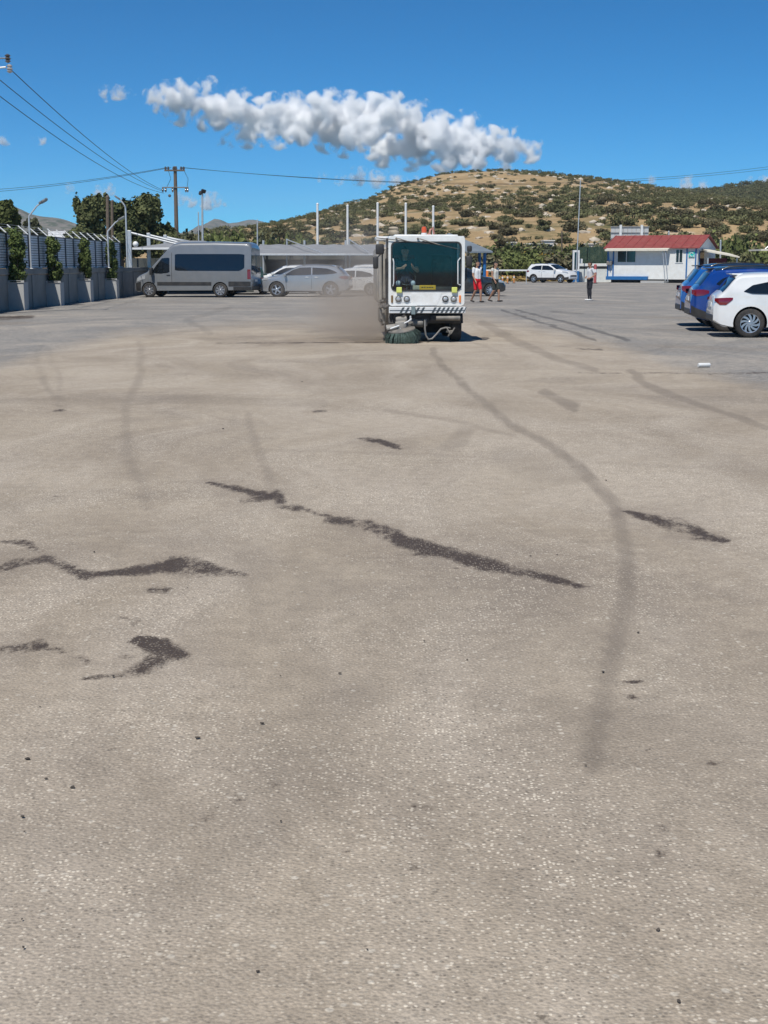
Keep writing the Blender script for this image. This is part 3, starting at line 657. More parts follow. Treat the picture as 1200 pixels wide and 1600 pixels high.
HATCH = dict(L=4.07, W=0.875, H=1.45, lean=0.27, wr=0.325, wheels=(0.195, 0.82), re=0.15, mid=0.8,
    top=[(0, 0.50), (0.006, 0.60), (0.016, 0.655), (0.035, 0.69), (0.06, 0.76), (0.10, 0.90), (0.125, 0.965), (0.16, 0.985), (0.25, 0.998), (0.4, 1.0), (0.5, 0.985), (0.56, 0.955), (0.745, 0.685), (0.80, 0.66), (0.9, 0.615), (0.955, 0.56), (0.985, 0.47), (1, 0.38)],
    bot=[(0, 0.26), (0.04, 0.19), (0.1, 0.155), (0.9, 0.145), (0.97, 0.16), (1, 0.2)],
    plan=[(0, 0.78), (0.012, 0.88), (0.04, 0.95), (0.1, 0.985), (0.2, 1), (0.8, 1), (0.9, 0.965), (0.955, 0.89), (0.985, 0.79), (1, 0.68)],
    belt=[(0, 0.70), (0.15, 0.685), (0.5, 0.655), (0.75, 0.635), (1, 0.62)], wins=[
        ([0.155, 0.20, 0.32, 0.385], [0.70, 0.672, 0.665, 0.662], [0.71, 0.80, 0.872, 0.885]), ([0.40, 0.545, 0.62, 0.685], [0.66, 0.65, 0.648, 0.648], [0.886, 0.872, 0.79, 0.66])],
    screen=(0.572, 0.735), rear=(0.045, 0.112), tail=([0.004, 0.03, 0.062, 0.085, 0.098], [0.56, 0.50, 0.50, 0.55, 0.585], [0.60, 0.605, 0.61, 0.612, 0.61]), head=([0.87, 0.93, 0.975], [0.50, 0.475, 0.46], [0.58, 0.565, 0.51]), seams=(0.392, 0.66))
SUV = dict(L=4.48, W=0.925, H=1.66, lean=0.27, wr=0.352, wheels=(0.20, 0.815), re=0.16, mid=0.85,
    top=[(0, 0.47), (0.006, 0.58), (0.02, 0.66), (0.04, 0.70), (0.07, 0.80), (0.105, 0.925), (0.13, 0.965), (0.2, 0.985), (0.35, 1.0), (0.48, 0.99), (0.56, 0.955), (0.735, 0.70), (0.79, 0.675), (0.9, 0.635), (0.955, 0.58), (0.985, 0.48), (1, 0.40)],
    bot=[(0, 0.28), (0.04, 0.20), (0.1, 0.165), (0.9, 0.155), (0.97, 0.18), (1, 0.23)],
    plan=[(0, 0.78), (0.012, 0.88), (0.04, 0.95), (0.1, 0.985), (0.2, 1), (0.8, 1), (0.9, 0.965), (0.955, 0.90), (0.985, 0.82), (1, 0.72)],
    belt=[(0, 0.70), (0.15, 0.69), (0.5, 0.665), (0.75, 0.65), (1, 0.63)], wins=[
        ([0.14, 0.17, 0.24, 0.38], [0.72, 0.69, 0.682, 0.675], [0.73, 0.80, 0.875, 0.895]), ([0.395, 0.53, 0.61, 0.685], [0.672, 0.665, 0.66, 0.66], [0.896, 0.885, 0.80, 0.672])],
    screen=(0.572, 0.725), rear=(0.048, 0.10), tail=([0.004, 0.03, 0.07, 0.10], [0.57, 0.54, 0.55, 0.585], [0.635, 0.64, 0.64, 0.625]), head=([0.86, 0.93, 0.975], [0.545, 0.52, 0.49], [0.60, 0.585, 0.54]), seams=(0.388, 0.665), rails=True, clad=0.27)
CROSS = dict(SUV, L=4.60, H=1.64, wr=0.375, wheels=(0.20, 0.80), clad=0.0,
    top=[(0, 0.46), (0.006, 0.57), (0.02, 0.66), (0.05, 0.72), (0.10, 0.86), (0.14, 0.945), (0.2, 0.975), (0.35, 1.0), (0.48, 0.995), (0.56, 0.965), (0.76, 0.70), (0.81, 0.665), (0.9, 0.62), (0.955, 0.56), (0.985, 0.46), (1, 0.38)],
    wins=[([0.125, 0.16, 0.24, 0.40], [0.74, 0.71, 0.69, 0.68], [0.745, 0.80, 0.87, 0.90]), ([0.415, 0.54, 0.62, 0.71], [0.678, 0.668, 0.662, 0.66], [0.90, 0.893, 0.82, 0.672])], screen=(0.575, 0.75), rear=(0.052, 0.125), seams=(0.408, 0.69))
VAN = dict(L=6.1, W=1.03, H=2.76, lean=0.10, wr=0.36, wheels=(0.262, 0.868), re=0.24, n=3.4, mid=0.5,
    top=[(0, 0.90), (0.004, 0.93), (0.015, 0.965), (0.04, 0.985), (0.3, 1.0), (0.6, 0.995), (0.66, 0.965), (0.70, 0.90), (0.885, 0.475), (0.90, 0.455), (0.96, 0.405), (0.985, 0.36), (1.0, 0.28)],
    bot=[(0, 0.13), (0.1, 0.125), (0.9, 0.11), (0.97, 0.10), (1, 0.11)],
    plan=[(0, 0.955), (0.006, 0.985), (0.03, 1), (0.85, 1), (0.93, 0.95), (0.97, 0.87), (0.99, 0.78), (1, 0.70)],
    belt=[(0, 0.47), (0.7, 0.46), (0.9, 0.42), (1, 0.36)], wins=[
        ([0.055, 0.075, 0.10, 0.62, 0.642], [0.53, 0.495, 0.475, 0.478, 0.49], [0.76, 0.77, 0.773, 0.775, 0.765]), ([0.688, 0.70, 0.752, 0.80, 0.838], [0.46, 0.445, 0.425, 0.43, 0.445], [0.70, 0.71, 0.70, 0.575, 0.46])],
    screen=(0.715, 0.872), rear=None, tail=([0.004, 0.012, 0.03], [0.33, 0.33, 0.33], [0.50, 0.50, 0.50]), head=([0.90, 0.945, 0.975], [0.33, 0.30, 0.28], [0.40, 0.375, 0.34]), seams=(0.668, 0.845))
def make_car(name, label, cat, loc, rz, spec, pm, rim='five', rim_m=None, group=None, roof_m=None):
    root = thing(name, label, cat, loc, rz, group); c = Car(root, spec, pm); sp = spec; H, L, W = sp['H'], sp['L'], sp['W']
    c.shell()
    for w in sp['wins']: c.strip('window', *w, DGL, 0.007)
    c.cap('windscreen', sp['screen'][0], sp['screen'][1], -0.90, 0.90, DGL, 0.007)
    if sp['rear']: c.cap('rear_window', sp['rear'][0], sp['rear'][1], -0.86, 0.86, DGL, 0.007, nx=6)
    c.strip('tail_light', *sp['tail'], RED, 0.010, 3); c.strip('headlight', *sp['head'], HLG, 0.010, 3)
    for sx in sp['seams']: c.strip('door_seam', [sx, sx + 0.0035], [0.24, 0.24], [0.655 if sp is not VAN else 0.80] * 2, BLK, 0.0025, 8, sub=1)
    rim_m = rim_m or ALU
    for wx in sp['wheels']:
        for sd in (-1, 1): add_wheel(root, (wx - 0.5) * L, sd * (W - 0.125), sp['wr'], 0.22, rim, rim_m, sd)
    a, b = sp['wheels']; ar = sp['wr'] * 1.2 / L
    if sp is not VAN: c.strip('sill_trim', [a + ar, b - ar], [0.155, 0.155], [sp.get('clad', 0.20) or 0.19] * 2, BLK, 0.010, 3)
    if sp.get('clad'):
        c.strip('rear_bumper_trim', [0.004, 0.03, a - ar], [0.26, 0.22, 0.18], [0.40, 0.36, 0.29], BLK, 0.010, 3)
        c.strip('front_bumper_trim', [b + ar, 0.95, 0.985], [0.165, 0.18, 0.20], [0.29, 0.30, 0.32], BLK, 0.010, 3)
        for wx in (a, b):      # arch lips
            for sd in (-1, 1):
                m = MB(); n = 14; vs = []
                for k in range(n + 1):
                    t = math.pi * (-0.06 + 1.12 * k / n)
                    for rr in (sp['wr'] * 1.13, sp['wr'] * 1.29):
                        x = (wx - 0.5) * L + rr * math.cos(t); z = sp['wr'] + rr * math.sin(t); vs.append((x, sd * (float(c.side(x, z)) + 0.012), z))
                m.add(vs, [(2 * k, 2 * k + 1, 2 * k + 3, 2 * k + 2) for k in range(n)]); m.build('wheel_arch_trim', BLK, root, 40)
    # rear and front faces
    xr, xf = -L / 2, L / 2
    MB().box((xr - 0.006, 0, H * (0.50 if sp is not VAN else 0.30)), (0.012, 0.52, 0.11)).build('number_plate', PLT, root)
    MB().box((xf + 0.006, 0, H * (0.27 if sp is not VAN else 0.17)), (0.012, 0.52, 0.11)).build('number_plate', PLT, root)
    MB().bbox((xf - 0.01, 0, H * (0.36 if sp is not VAN else 0.22)), (0.05, W * 1.15, H * 0.07), 0.012).build('grille', BLK, root)
    if sp is not VAN:
        MB().bbox((xr + 0.03, 0, H * 0.30), (0.09, W * 1.45, H * 0.10), 0.03).build('rear_diffuser', BLK, root)
        m = MB(); sx = (sp['rear'][1] + 0.012 - 0.5) * L; zt = float(c.ztop(sx + 0.09)); m.bbox((sx + 0.01, 0, zt - 0.02), (0.24, W * 1.22, 0.035), 0.012); m.build('spoiler', roof_m or pm, root, 30)
    # mirrors
    mx = (0.70 if sp is not VAN else 0.835) ; mz = H * (0.655 if sp is not VAN else 0.45)
    for sd in (-1, 1):
        y0 = float(c.side((mx - 0.5) * L, mz)); sz = (0.13, 0.20, 0.14) if sp is not VAN else (0.14, 0.26, 0.36)
        m = MB(); m.bbox(((mx - 0.5) * L, sd * (y0 + sz[1] * 0.62), mz + 0.05), sz, 0.035); m.box(((mx - 0.5) * L, sd * (y0 + 0.01), mz - 0.01), (0.05, 0.16, 0.04)); m.build('wing_mirror', pm if sp is not VAN else BLK, root, 40)
        for hx in ((sp['seams'][0] - 0.05, sp['seams'][0] + 0.05) if sp is not VAN else (sp['seams'][0] + 0.03,)):
            X = (hx - 0.5) * L; z = H * (0.60 if sp is not VAN else 0.40); MB().bbox((X, sd * (float(c.side(X, z)) + 0.018), z), (0.20, 0.035, 0.03), 0.01).build('door_handle', pm if sp is not VAN else BLK, root)
    if roof_m: c.cap('roof_panel', 0.135, 0.555, -0.93, 0.93, roof_m, 0.006, nx=16)
    if sp.get('rails'):
        for sd in (-1, 1):
            xs = np.linspace(0.17, 0.52, 9); m = MB(); pts = []
            for f in xs:
                X = (f - 0.5) * L; zt, ze, re = c.edge(X); y = float(c.side(X, ze)) * 0.86; pts.append((X, sd * y, float(c.surf_top(X, y)) + (0.045 if 0.18 < f < 0.51 else 0.0)))
            m.tube(pts, 0.018, 6); m.build('roof_rail', roof_m or BLK, root, 60)
    return root, c
WHITE = paint('white_car_paint', (0.74, 0.75, 0.75)); SILV = paint('silver_car_paint', (0.40, 0.42, 0.44), 0.3, 0.55)
BLUE1 = paint('bright_blue_car_paint', (0.010, 0.125, 0.45), 0.22, 0.25); BLUE2 = paint('deep_blue_car_paint', (0.007, 0.055, 0.28), 0.22, 0.25)
BLKP = paint('black_car_paint', (0.012, 0.013, 0.015)); GRYP = paint('grey_van_paint', (0.185, 0.20, 0.215), 0.35, 0.15); GRNP = paint('dark_green_car_paint', (0.02, 0.055, 0.045))
PI = math.pi
# row at the right edge, noses pointing away to the right
def tail_at(x, y, spec, rz=0.0):
    """place a car so that its rear near corner stands over a ground pixel"""
    g = gnd(x, y); w = spec['W']; return (g.x + spec['L'] / 2 * math.cos(rz), g.y + w, 0)
p0 = gnd(1175, 528)
POLO_X = p0.x - (HATCH['wheels'][0] - 0.5) * HATCH['L']; POLO_Y = p0.y + HATCH['W'] - 0.02
polo, pc = make_car('hatchback_car', 'white hatchback parked with dark red tail light towards the yard', 'car', (POLO_X + 0.03, POLO_Y - 0.18, 0), R(-7), HATCH, WHITE, 'swirl', group='row of parked cars at the right')
CR1 = dict(SUV, L=4.20, H=1.585, rails=True, W=0.895)
make_car('crossover_car', 'dark blue crossover parked between the white hatchback and another blue car', 'car', (POLO_X + 0.20, POLO_Y + 2.6, 0), R(-7), CR1, BLUE2, 'five', group='row of parked cars at the right', roof_m=BLKP)
CR2 = dict(SUV, L=4.35, H=1.66)
make_car('crossover_car', 'bright blue crossover at the far end of the right row', 'car', (POLO_X + 0.62, POLO_Y + 5.3, 0), R(-7), CR2, BLUE1, 'five', group='row of parked cars at the right', roof_m=BLKP)
# van and cars on the left, under the dust
def side_on(x0, y0, x1, y1): 
    a, b = gnd(x0, y0), gnd(x1, y1); return a, b
va, vb = gnd(235, 464.3), gnd(344, 464.7)
vm = (va + vb) / 2; vrz = math.atan2(va.y - vb.y, va.x - vb.x); vo = -(sum(VAN['wheels']) / 2 - 0.5) * VAN['L']; vd = Vector((math.cos(vrz), math.sin(vrz), 0)); vn = Vector((vd.y, -vd.x, 0))
van, vc = make_car('passenger_van', 'grey high roof minibus van with long dark side window', 'van', vm + vd * vo + vn * (VAN['W'] - 0.1), vrz, VAN, GRYP, 'steel')
for o in list(van.children):
    if o.name.split('.')[0] == 'number_plate': pass
vc.strip('side_cladding', [0.005, 0.19], [0.20, 0.20], [0.285, 0.285], BLK, 0.012, 3); vc.strip('side_cladding', [0.335, 0.795], [0.215, 0.215], [0.275, 0.275], BLK, 0.012, 3)
vc.strip('front_bumper', [0.94, 0.97, 0.99], [0.11, 0.11, 0.12], [0.28, 0.265, 0.25], BLK, 0.012, 3); vc.strip('rear_bumper', [0.002, 0.02, 0.15], [0.13, 0.13, 0.13], [0.19, 0.19, 0.19], BLK, 0.014, 3)
for sd in (-1, 1): MB().bbox((-VAN['L'] / 2 - 0.004, sd * 0.47, 1.62), (0.02, 0.78, 0.95), 0.008).build('rear_window', DGL, van)
MB().bbox((-VAN['L'] / 2 - 0.02, 0, 0.48), (0.12, 1.9, 0.22), 0.04).build('rear_step', BLK, van)
MB().box((-VAN['L'] / 2 - 0.003, 0, 1.3), (0.008, 0.015, 1.7)).build('door_seam', BLK, van)
def park(name, label, cat, xa, ya, xb, yb, spec, pm, rim='five', rim_m=None, group=None, roof_m=None):
    """xa: rear wheel pixel, xb: front wheel pixel of the side we see"""
    a, b = gnd(xa, ya), gnd(xb, yb); d = (b - a).normalized(); n = Vector((-d.y, d.x, 0)); n = n if n.y > 0 else -n
    mid = (a + b) / 2; o = -(sum(spec['wheels']) / 2 - 0.5) * spec['L']
    return make_car(name, label, cat, mid + d * o + n * (spec['W'] - 0.03), math.atan2(d.y, d.x), spec, pm, rim, rim_m, group, roof_m)
DKR = mat('dark_rim', (0.08, 0.08, 0.085), 0.35, 0.8)
park('suv_car', 'silver crossover with dark rims veiled by dust beside the van', 'car', 515, 464.3, 434, 464.1, CROSS, SILV, 'five', ALU)
park('hatchback_car', 'white hatchback half hidden behind the sweeper and its dust', 'car', 579, 462.5, 505, 462, dict(HATCH, L=4.2, H=1.48), WHITE, 'five', ALU)
g1 = at(447, 440, 77.5); make_car('parked_car', 'white car showing only its roof and bonnet behind the silver crossover', 'car', (g1.x + 0.1, 78.0, 0), PI + R(4), dict(SUV, H=1.62), WHITE, 'five')
g1 = at(562, 440, 79); make_car('parked_car', 'white estate with roof rails, roof just visible above the white hatchback', 'car', (g1.x, 79.5, 0), PI, dict(SUV, H=1.66), WHITE, 'five')
g1 = at(398, 440, 76); make_car('parked_car', 'dark green car peeking out behind the back of the van', 'car', (g1.x - 0.4, 76.2, 0), R(96), dict(HATCH, H=1.55), GRNP, 'five')
park('parked_car', 'black car parked under the shade canopy behind the two walking men', 'car', 690, 463, 760, 463, dict(HATCH, L=4.4, H=1.5), BLKP, 'ten', ALU)
tp = gnd(862, 442); make_car('suv_car', 'white suv at the barrier with dark windows and black wheel arches', 'car', (tp.x + 0.1, tp.y + 1.0, 0), R(-38), dict(SUV, H=1.74, L=4.6), WHITE, 'five', ALU)

# ================================================================== PEOPLE
SKIN = mat('skin', (0.36, 0.20, 0.13), 0.55, var=0.1, scale=12); HAIR = mat('dark_hair', (0.015, 0.012, 0.010), 0.7, var=0.3, scale=40)
SHOE = mat('dark_shoes', (0.03, 0.028, 0.027), 0.6); WSOLE = mat('white_shoes', (0.7, 0.7, 0.69), 0.6)
TEEW = mat('white_tee', (0.66, 0.67, 0.68), 0.9, var=0.10, bump=0.3, bscale=14); TEEG = mat('pale_tank_top', (0.56, 0.55, 0.50), 0.9, var=0.1, bump=0.3, bscale=14)
REDS = mat('red_shorts', (0.62, 0.012, 0.022), 0.85, var=0.12, bump=0.3, bscale=14); GRNS = mat('dark_shorts', (0.035, 0.042, 0.035), 0.9, var=0.15, bump=0.3, bscale=14)
NAVY = mat('dark_trousers', (0.020, 0.022, 0.030), 0.9, var=0.15, bump=0.3, bscale=14); SHTG = mat('light_grey_shirt', (0.55, 0.56, 0.58), 0.9, var=0.1, bump=0.3, bscale=14)
OVER = mat('navy_work_jacket', (0.035, 0.045, 0.075), 0.9, var=0.15, bump=0.3, bscale=14); REFL = mat('reflective_tape', (0.62, 0.64, 0.66), 0.4, var=0.05)
EYE = mat('eye_dark', (0.02, 0.015, 0.012), 0.3)
def rcone(mb, a, b, ra, rb, n=12):
    """tapered round-ended limb segment"""
    a, b = Vector(a), Vector(b); d = (b - a); L = d.length; d = d / max(L, 1e-6)
    pts, rs = [], []
    for k in range(4): t = math.pi / 2 * (1 - k / 4.0); pts.append(a - d * ra * math.sin(t)); rs.append(max(ra * math.cos(t), 0.0008))
    for k in range(5): t = k / 4; pts.append(a + d * L * t); rs.append(ra + (rb - ra) * t)
    for k in range(1, 5): t = math.pi / 2 * k / 4.0; pts.append(b + d * rb * math.sin(t)); rs.append(max(rb * math.cos(t), 0.0008))
    mb.tube(pts, rs, n)
def make_person(label, loc, rz, J, cloth, group=None, height=1.75, hair=True, seated=False, cap_m=None):
    """J: joint name -> place in metres for a 1.75 m figure, x to its left, -y forward; cloth: bone -> material"""
    root = thing('person', label, 'person', loc, rz, group); k = height / 1.75
    J = {a: Vector(b) * k for a, b in J.items()}
    mb = MB(); bones = []
    def seg(a, b, ra, rb, tag_): rcone(mb, a, b, ra * k, rb * k); bones.append((Vector(a), Vector(b), tag_))
    hip, ch, nk, hd = J['hip'], J['chest'], J['neck'], J['head']
    lat = Vector((1, 0, 0))
    for s, S in ((1, 'l'), (-1, 'r')):
        sh, el, wr, hj, kn, an = J['sh_' + S], J['el_' + S], J['wr_' + S], J['hj_' + S], J['kn_' + S], J['an_' + S]
        seg(hip + lat * s * 0.05 * k, ch + lat * s * 0.055 * k, 0.125, 0.125, 'torso'); seg(ch + lat * s * 0.05 * k, sh * 0.85 + ch * 0.15, 0.11, 0.07, 'torso')
        up = sh + (el - sh) * 0.55
        seg(sh, up, 0.062, 0.054, 'sleeve'); seg(up, el, 0.046, 0.040, 'arm'); seg(el, wr, 0.041, 0.027, 'fore')
        m1 = hj + (kn - hj) * 0.80
        seg(hj, m1, 0.098, 0.080, 'thigh'); seg(m1, kn, 0.062, 0.055, 'knee'); seg(kn, kn + (an - kn) * 0.35, 0.055, 0.058, 'calf'); seg(kn + (an - kn) * 0.35, an, 0.056, 0.036, 'calf')
        ft = J.get('to_' + S, an + Vector((0, -0.17, -0.06)) * k)
        heel = an + Vector((0, 0.04, -0.055)) * k; seg(heel, ft, 0.036, 0.034, 'shoe'); seg(an, heel, 0.038, 0.038, 'shoe')
        # hand: palm, four fingers of different lengths and a thumb off the side
        hdv = J.get('ha_' + S, wr + (wr - el).normalized() * 0.08 * k) - wr; hdv = hdv.normalized(); ax = hdv.cross(Vector((1, 0, 0.2))).normalized(); pn = ax.cross(hdv).normalized()
        seg(wr, wr + hdv * 0.075 * k, 0.026, 0.030, 'hand')
        for q in range(4):
            b0 = wr + hdv * 0.085 * k + ax * (q - 1.5) * 0.019 * k; ln = (0.066, 0.076, 0.071, 0.055)[q] * k; cu = pn * (0.35 * s) 
            mid = b0 + (hdv + cu * 0.4).normalized() * ln * 0.55; seg(b0, mid, 0.0095, 0.009, 'hand'); seg(mid, mid + (hdv + cu * 1.4).normalized() * ln * 0.5, 0.009, 0.008, 'hand')
        t0 = wr + hdv * 0.03 * k - ax * 0.028 * k; t1 = t0 + (hdv * 0.8 - ax * 0.7).normalized() * 0.035 * k; seg(t0, t1, 0.012, 0.011, 'hand'); seg(t1, t1 + (hdv + pn * 0.3 * s).normalized() * 0.03 * k, 0.0105, 0.009, 'hand')
    seg(hip + lat * -0.07 * k, hip + lat * 0.07 * k, 0.118, 0.118, 'pelvis'); seg(ch, nk - Vector((0, 0, 0.03)) * k, 0.09, 0.06, 'collar'); seg(nk, hd - Vector((0, 0, 0.05)) * k, 0.054, 0.052, 'skin')
    # head with nose, ears, brow and chin
    o0 = len(mb.v); mb.ball(tuple(hd), (0.074 * k, 0.094 * k, 0.116 * k), 20, 14); bones.append((hd - Vector((0, 0.03, 0.07)) * k, hd + Vector((0, 0, 0.02)) * k, 'head'))
    rcone(mb, hd + Vector((0, -0.085, 0.012)) * k, hd + Vector((0, -0.106, -0.028)) * k, 0.010 * k, 0.015 * k, 8)
    rcone(mb, hd + Vector((-0.028, -0.06, -0.085)) * k, hd + Vector((0.028, -0.06, -0.085)) * k, 0.03 * k, 0.03 * k, 8)
    rcone(mb, hd + Vector((-0.035, -0.082, 0.028)) * k, hd + Vector((0.035, -0.082, 0.028)) * k, 0.012 * k, 0.012 * k, 8)
    for s in (-1, 1): rcone(mb, hd + Vector((s * 0.074, 0.005, 0.022)) * k, hd + Vector((s * 0.073, 0.0, -0.028)) * k, 0.015 * k, 0.010 * k, 8)
    names = ['torso', 'sleeve', 'arm', 'fore', 'thigh', 'knee', 'calf', 'shoe', 'hand', 'pelvis', 'skin', 'collar', 'head']
    cloth = dict(cloth, collar=cloth.get('torso', SKIN))
    mats = [cloth.get(q, SKIN) for q in names]
    body = mb.build('body', mats, None)
    rm = body.modifiers.new('r', 'REMESH'); rm.mode = 'VOXEL'; rm.voxel_size = 0.0085; rm.use_smooth_shade = True
    sm2 = body.modifiers.new('s', 'SMOOTH'); sm2.factor = 0.5; sm2.iterations = 3
    bpy.context.view_layer.update(); me = bpy.data.meshes.new_from_object(body.evaluated_get(bpy.context.evaluated_depsgraph_get())); body.modifiers.clear(); body.data = me
    me.materials.clear()
    for q in mats: me.materials.append(q)
    n = len(me.polygons); cen = np.zeros(n * 3); me.polygons.foreach_get('center', cen); cen = cen.reshape(-1, 3)
    best = np.full(n, 1e9); mi = np.zeros(n, int)
    for a, b, t in bones:
        a, b = np.array(a), np.array(b); d = b - a; u = np.clip(((cen - a) @ d) / max(d @ d, 1e-9), 0, 1); dist = np.linalg.norm(cen - a - u[:, None] * d, axis=1)
        w = {'torso': 0.105, 'pelvis': 0.118, 'thigh': 0.085, 'sleeve': 0.055, 'calf': 0.048, 'knee': 0.056, 'shoe': 0.036, 'hand': 0.014, 'arm': 0.042, 'fore': 0.034, 'skin': 0.062, 'collar': 0.05, 'head': 0.095}[t] * k
        s_ = dist - w; q = s_ < best; best = np.where(q, s_, best); mi = np.where(q, names.index(t), mi)
    me.polygons.foreach_set('material_index', mi.astype(np.int32)); me.shade_smooth(); me.update(); body.parent = root
    if hair:
        h = MB(); m_, nn = 10, 20; vs = []; fs = []
        for i in range(m_ + 1):
            p = math.pi * 0.60 * i / m_
            for j in range(nn):
                t = 2 * math.pi * j / nn; yy = math.sin(t); lim = 1.0 if yy > -0.25 else 0.62
                pp = p * lim; rr = 1.06 + 0.03 * math.sin(5 * t + 3 * i)
                vs.append((hd.x + 0.075 * k * rr * math.sin(pp) * math.cos(t), hd.y + 0.096 * k * rr * math.sin(pp) * yy + 0.004, hd.z + 0.118 * k * rr * math.cos(pp)))
        for i in range(m_):
            for j in range(nn): fs.append((i * nn + j, i * nn + (j + 1) % nn, (i + 1) * nn + (j + 1) % nn, (i + 1) * nn + j))
        h.add(vs, fs); h.build('hair', cap_m or HAIR, root, 60)
    e = MB()
    for s in (-1, 1): e.ball(tuple(hd + Vector((s * 0.031, -0.089, 0.008)) * k), 0.008 * k, 8, 6)
    e.build('eyes', EYE, root, 60)
    return root
STAND = dict(hip=(0, 0, 0.93), chest=(0, 0.0, 1.30), neck=(0, 0.01, 1.47), head=(0, -0.02, 1.635), sh_l=(0.19, 0.01, 1.42), sh_r=(-0.19, 0.01, 1.42), el_l=(0.25, 0.03, 1.14), el_r=(-0.25, 0.03, 1.14),
    wr_l=(0.25, -0.05, 0.90), wr_r=(-0.25, -0.05, 0.90), hj_l=(0.09, 0, 0.90), hj_r=(-0.09, 0, 0.90), kn_l=(0.10, -0.02, 0.49), kn_r=(-0.10, -0.02, 0.49), an_l=(0.11, 0.02, 0.09), an_r=(-0.11, 0.02, 0.09))
WALK = dict(STAND, kn_l=(0.09, -0.14, 0.51), an_l=(0.09, -0.16, 0.10), to_l=(0.10, -0.33, 0.045), kn_r=(-0.09, -0.02, 0.50), an_r=(-0.09, 0.24, 0.13), to_r=(-0.10, 0.08, 0.04),
    el_l=(0.24, 0.10, 1.15), wr_l=(0.24, 0.06, 0.90), el_r=(-0.24, -0.02, 1.14), wr_r=(-0.23, -0.16, 0.93))
HIPS = dict(STAND, el_l=(0.30, 0.10, 1.15), wr_l=(0.22, -0.10, 1.02), ha_l=(0.12, -0.16, 1.0), el_r=(-0.28, 0.06, 1.14), wr_r=(-0.20, -0.14, 1.03), ha_r=(-0.10, -0.18, 1.02), an_l=(0.07, 0.02, 0.09), an_r=(-0.08, 0.0, 0.09))
g = gnd(745, 472.5); make_person('man walking in white t-shirt and bright red shorts', (g.x, g.y, 0), R(35), WALK, dict(torso=TEEW, sleeve=TEEW, pelvis=REDS, thigh=REDS, shoe=SHOE), 'people in the yard', 1.78)
g = gnd(773, 471.5); make_person('man walking in pale sleeveless top and dark shorts', (g.x, g.y, 0), R(48), WALK, dict(torso=TEEG, pelvis=GRNS, thigh=GRNS, shoe=SHOE), 'people in the yard', 1.74)
g = gnd(921, 469.5); make_person('man standing alone in light grey shirt and dark trousers', (g.x, g.y, 0), R(-70), HIPS, dict(torso=SHTG, sleeve=SHTG, pelvis=NAVY, thigh=NAVY, knee=NAVY, calf=NAVY, shoe=WSOLE), 'people in the yard', 1.75)

# ================================================================== STREET SWEEPER
CABW = mat('sweeper_white', (0.76, 0.77, 0.76), 0.35, var=0.05, coat=0.4, dirt=(0.40, 0.35, 0.28), dirt_amt=0.36, dirt_scale=3.5)
STEEL = mat('dusty_steel', (0.17, 0.165, 0.155), 0.6, 0.3, var=0.25, scale=10, dirt=(0.33, 0.28, 0.22), dirt_amt=0.7, dirt_scale=4)
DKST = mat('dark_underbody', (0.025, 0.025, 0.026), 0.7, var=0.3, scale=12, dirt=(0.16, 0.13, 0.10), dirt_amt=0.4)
GREYB = mat('hopper_grey', (0.30, 0.29, 0.27), 0.7, var=0.15, dirt=(0.42, 0.36, 0.28), dirt_amt=0.7)
BRIS = mat('green_bristles', (0.045, 0.072, 0.062), 0.9, var=0.75, scale=45)
STRD = mat('stripe_dark', (0.06, 0.075, 0.085), 0.5, var=0.3, scale=30); STRW = mat('stripe_white', (0.70, 0.72, 0.73), 0.45, var=0.1, dirt=(0.3, 0.28, 0.25), dirt_amt=0.4)
LIMEL = mat('yellow_green_lamp', (0.62, 0.66, 0.16), 0.3, var=0.1, coat=0.6); SIGNO = mat('amber_sign', (0.95, 0.50, 0.03), 0.5, var=0.08)
HOSE = mat('grey_hose', (0.17, 0.165, 0.155), 0.55, var=0.2); ORB = mat('orange_beacon', (0.60, 0.10, 0.03), 0.25, var=0.1, coat=0.6); BEIG = mat('beige_cap', (0.34, 0.29, 0.22), 0.8, var=0.2)
CABG = glass('cab_windscreen', (0.88, 0.96, 0.98), 0.90); MAROON = mat('maroon_seat', (0.12, 0.015, 0.025), 0.8); CREAM = mat('cream_box', (0.50, 0.43, 0.30), 0.7)
sg = gnd(666, 535.5)
SW = thing('street_sweeper', 'white street sweeper with big windscreen and striped bumper raising dust', 'street sweeper', (sg.x, sg.y, 0), R(2.0))
# local: x to the right in the picture, -y towards the camera, front plane y = 0
K = 1.6 / 121.0 * 1.005
def lx(px): return (px - 666) * K
def lz(py): return (535.5 - py) * K
cab = bpy.data.objects.new('cab', None); COL.objects.link(cab); cab.parent = SW
x0, x1, zc0, zc1 = lx(606.5), lx(725.5), lz(478), lz(371)
wx0, wx1, wz0, wz1 = lx(611), lx(719.5), lz(454.5), lz(380)
fo = rrect(x0, x1, zc0, zc1, 0.07, 5); fi = rrect(wx0, wx1, wz0, wz1, 0.10, 5)
MB().ring(fo, fi, 0.0, 0.05).build('front_panel', CABW, cab, 40)
MB().ring(rrect(wx0 - 0.012, wx1 + 0.012, wz0 - 0.012, wz1 + 0.012, 0.105, 5), rrect(wx0 + 0.02, wx1 - 0.02, wz0 + 0.02, wz1 - 0.02, 0.09, 5), -0.014, 0.02).build('window_seal', BLK, cab, 40)
m = MB(); m.prism(rrect(wx0 + 0.018, wx1 - 0.018, wz0 + 0.018, wz1 - 0.018, 0.09, 5), 0.004, 0.010); m.build('windscreen', CABG, cab)
cd = 1.35  # cab depth
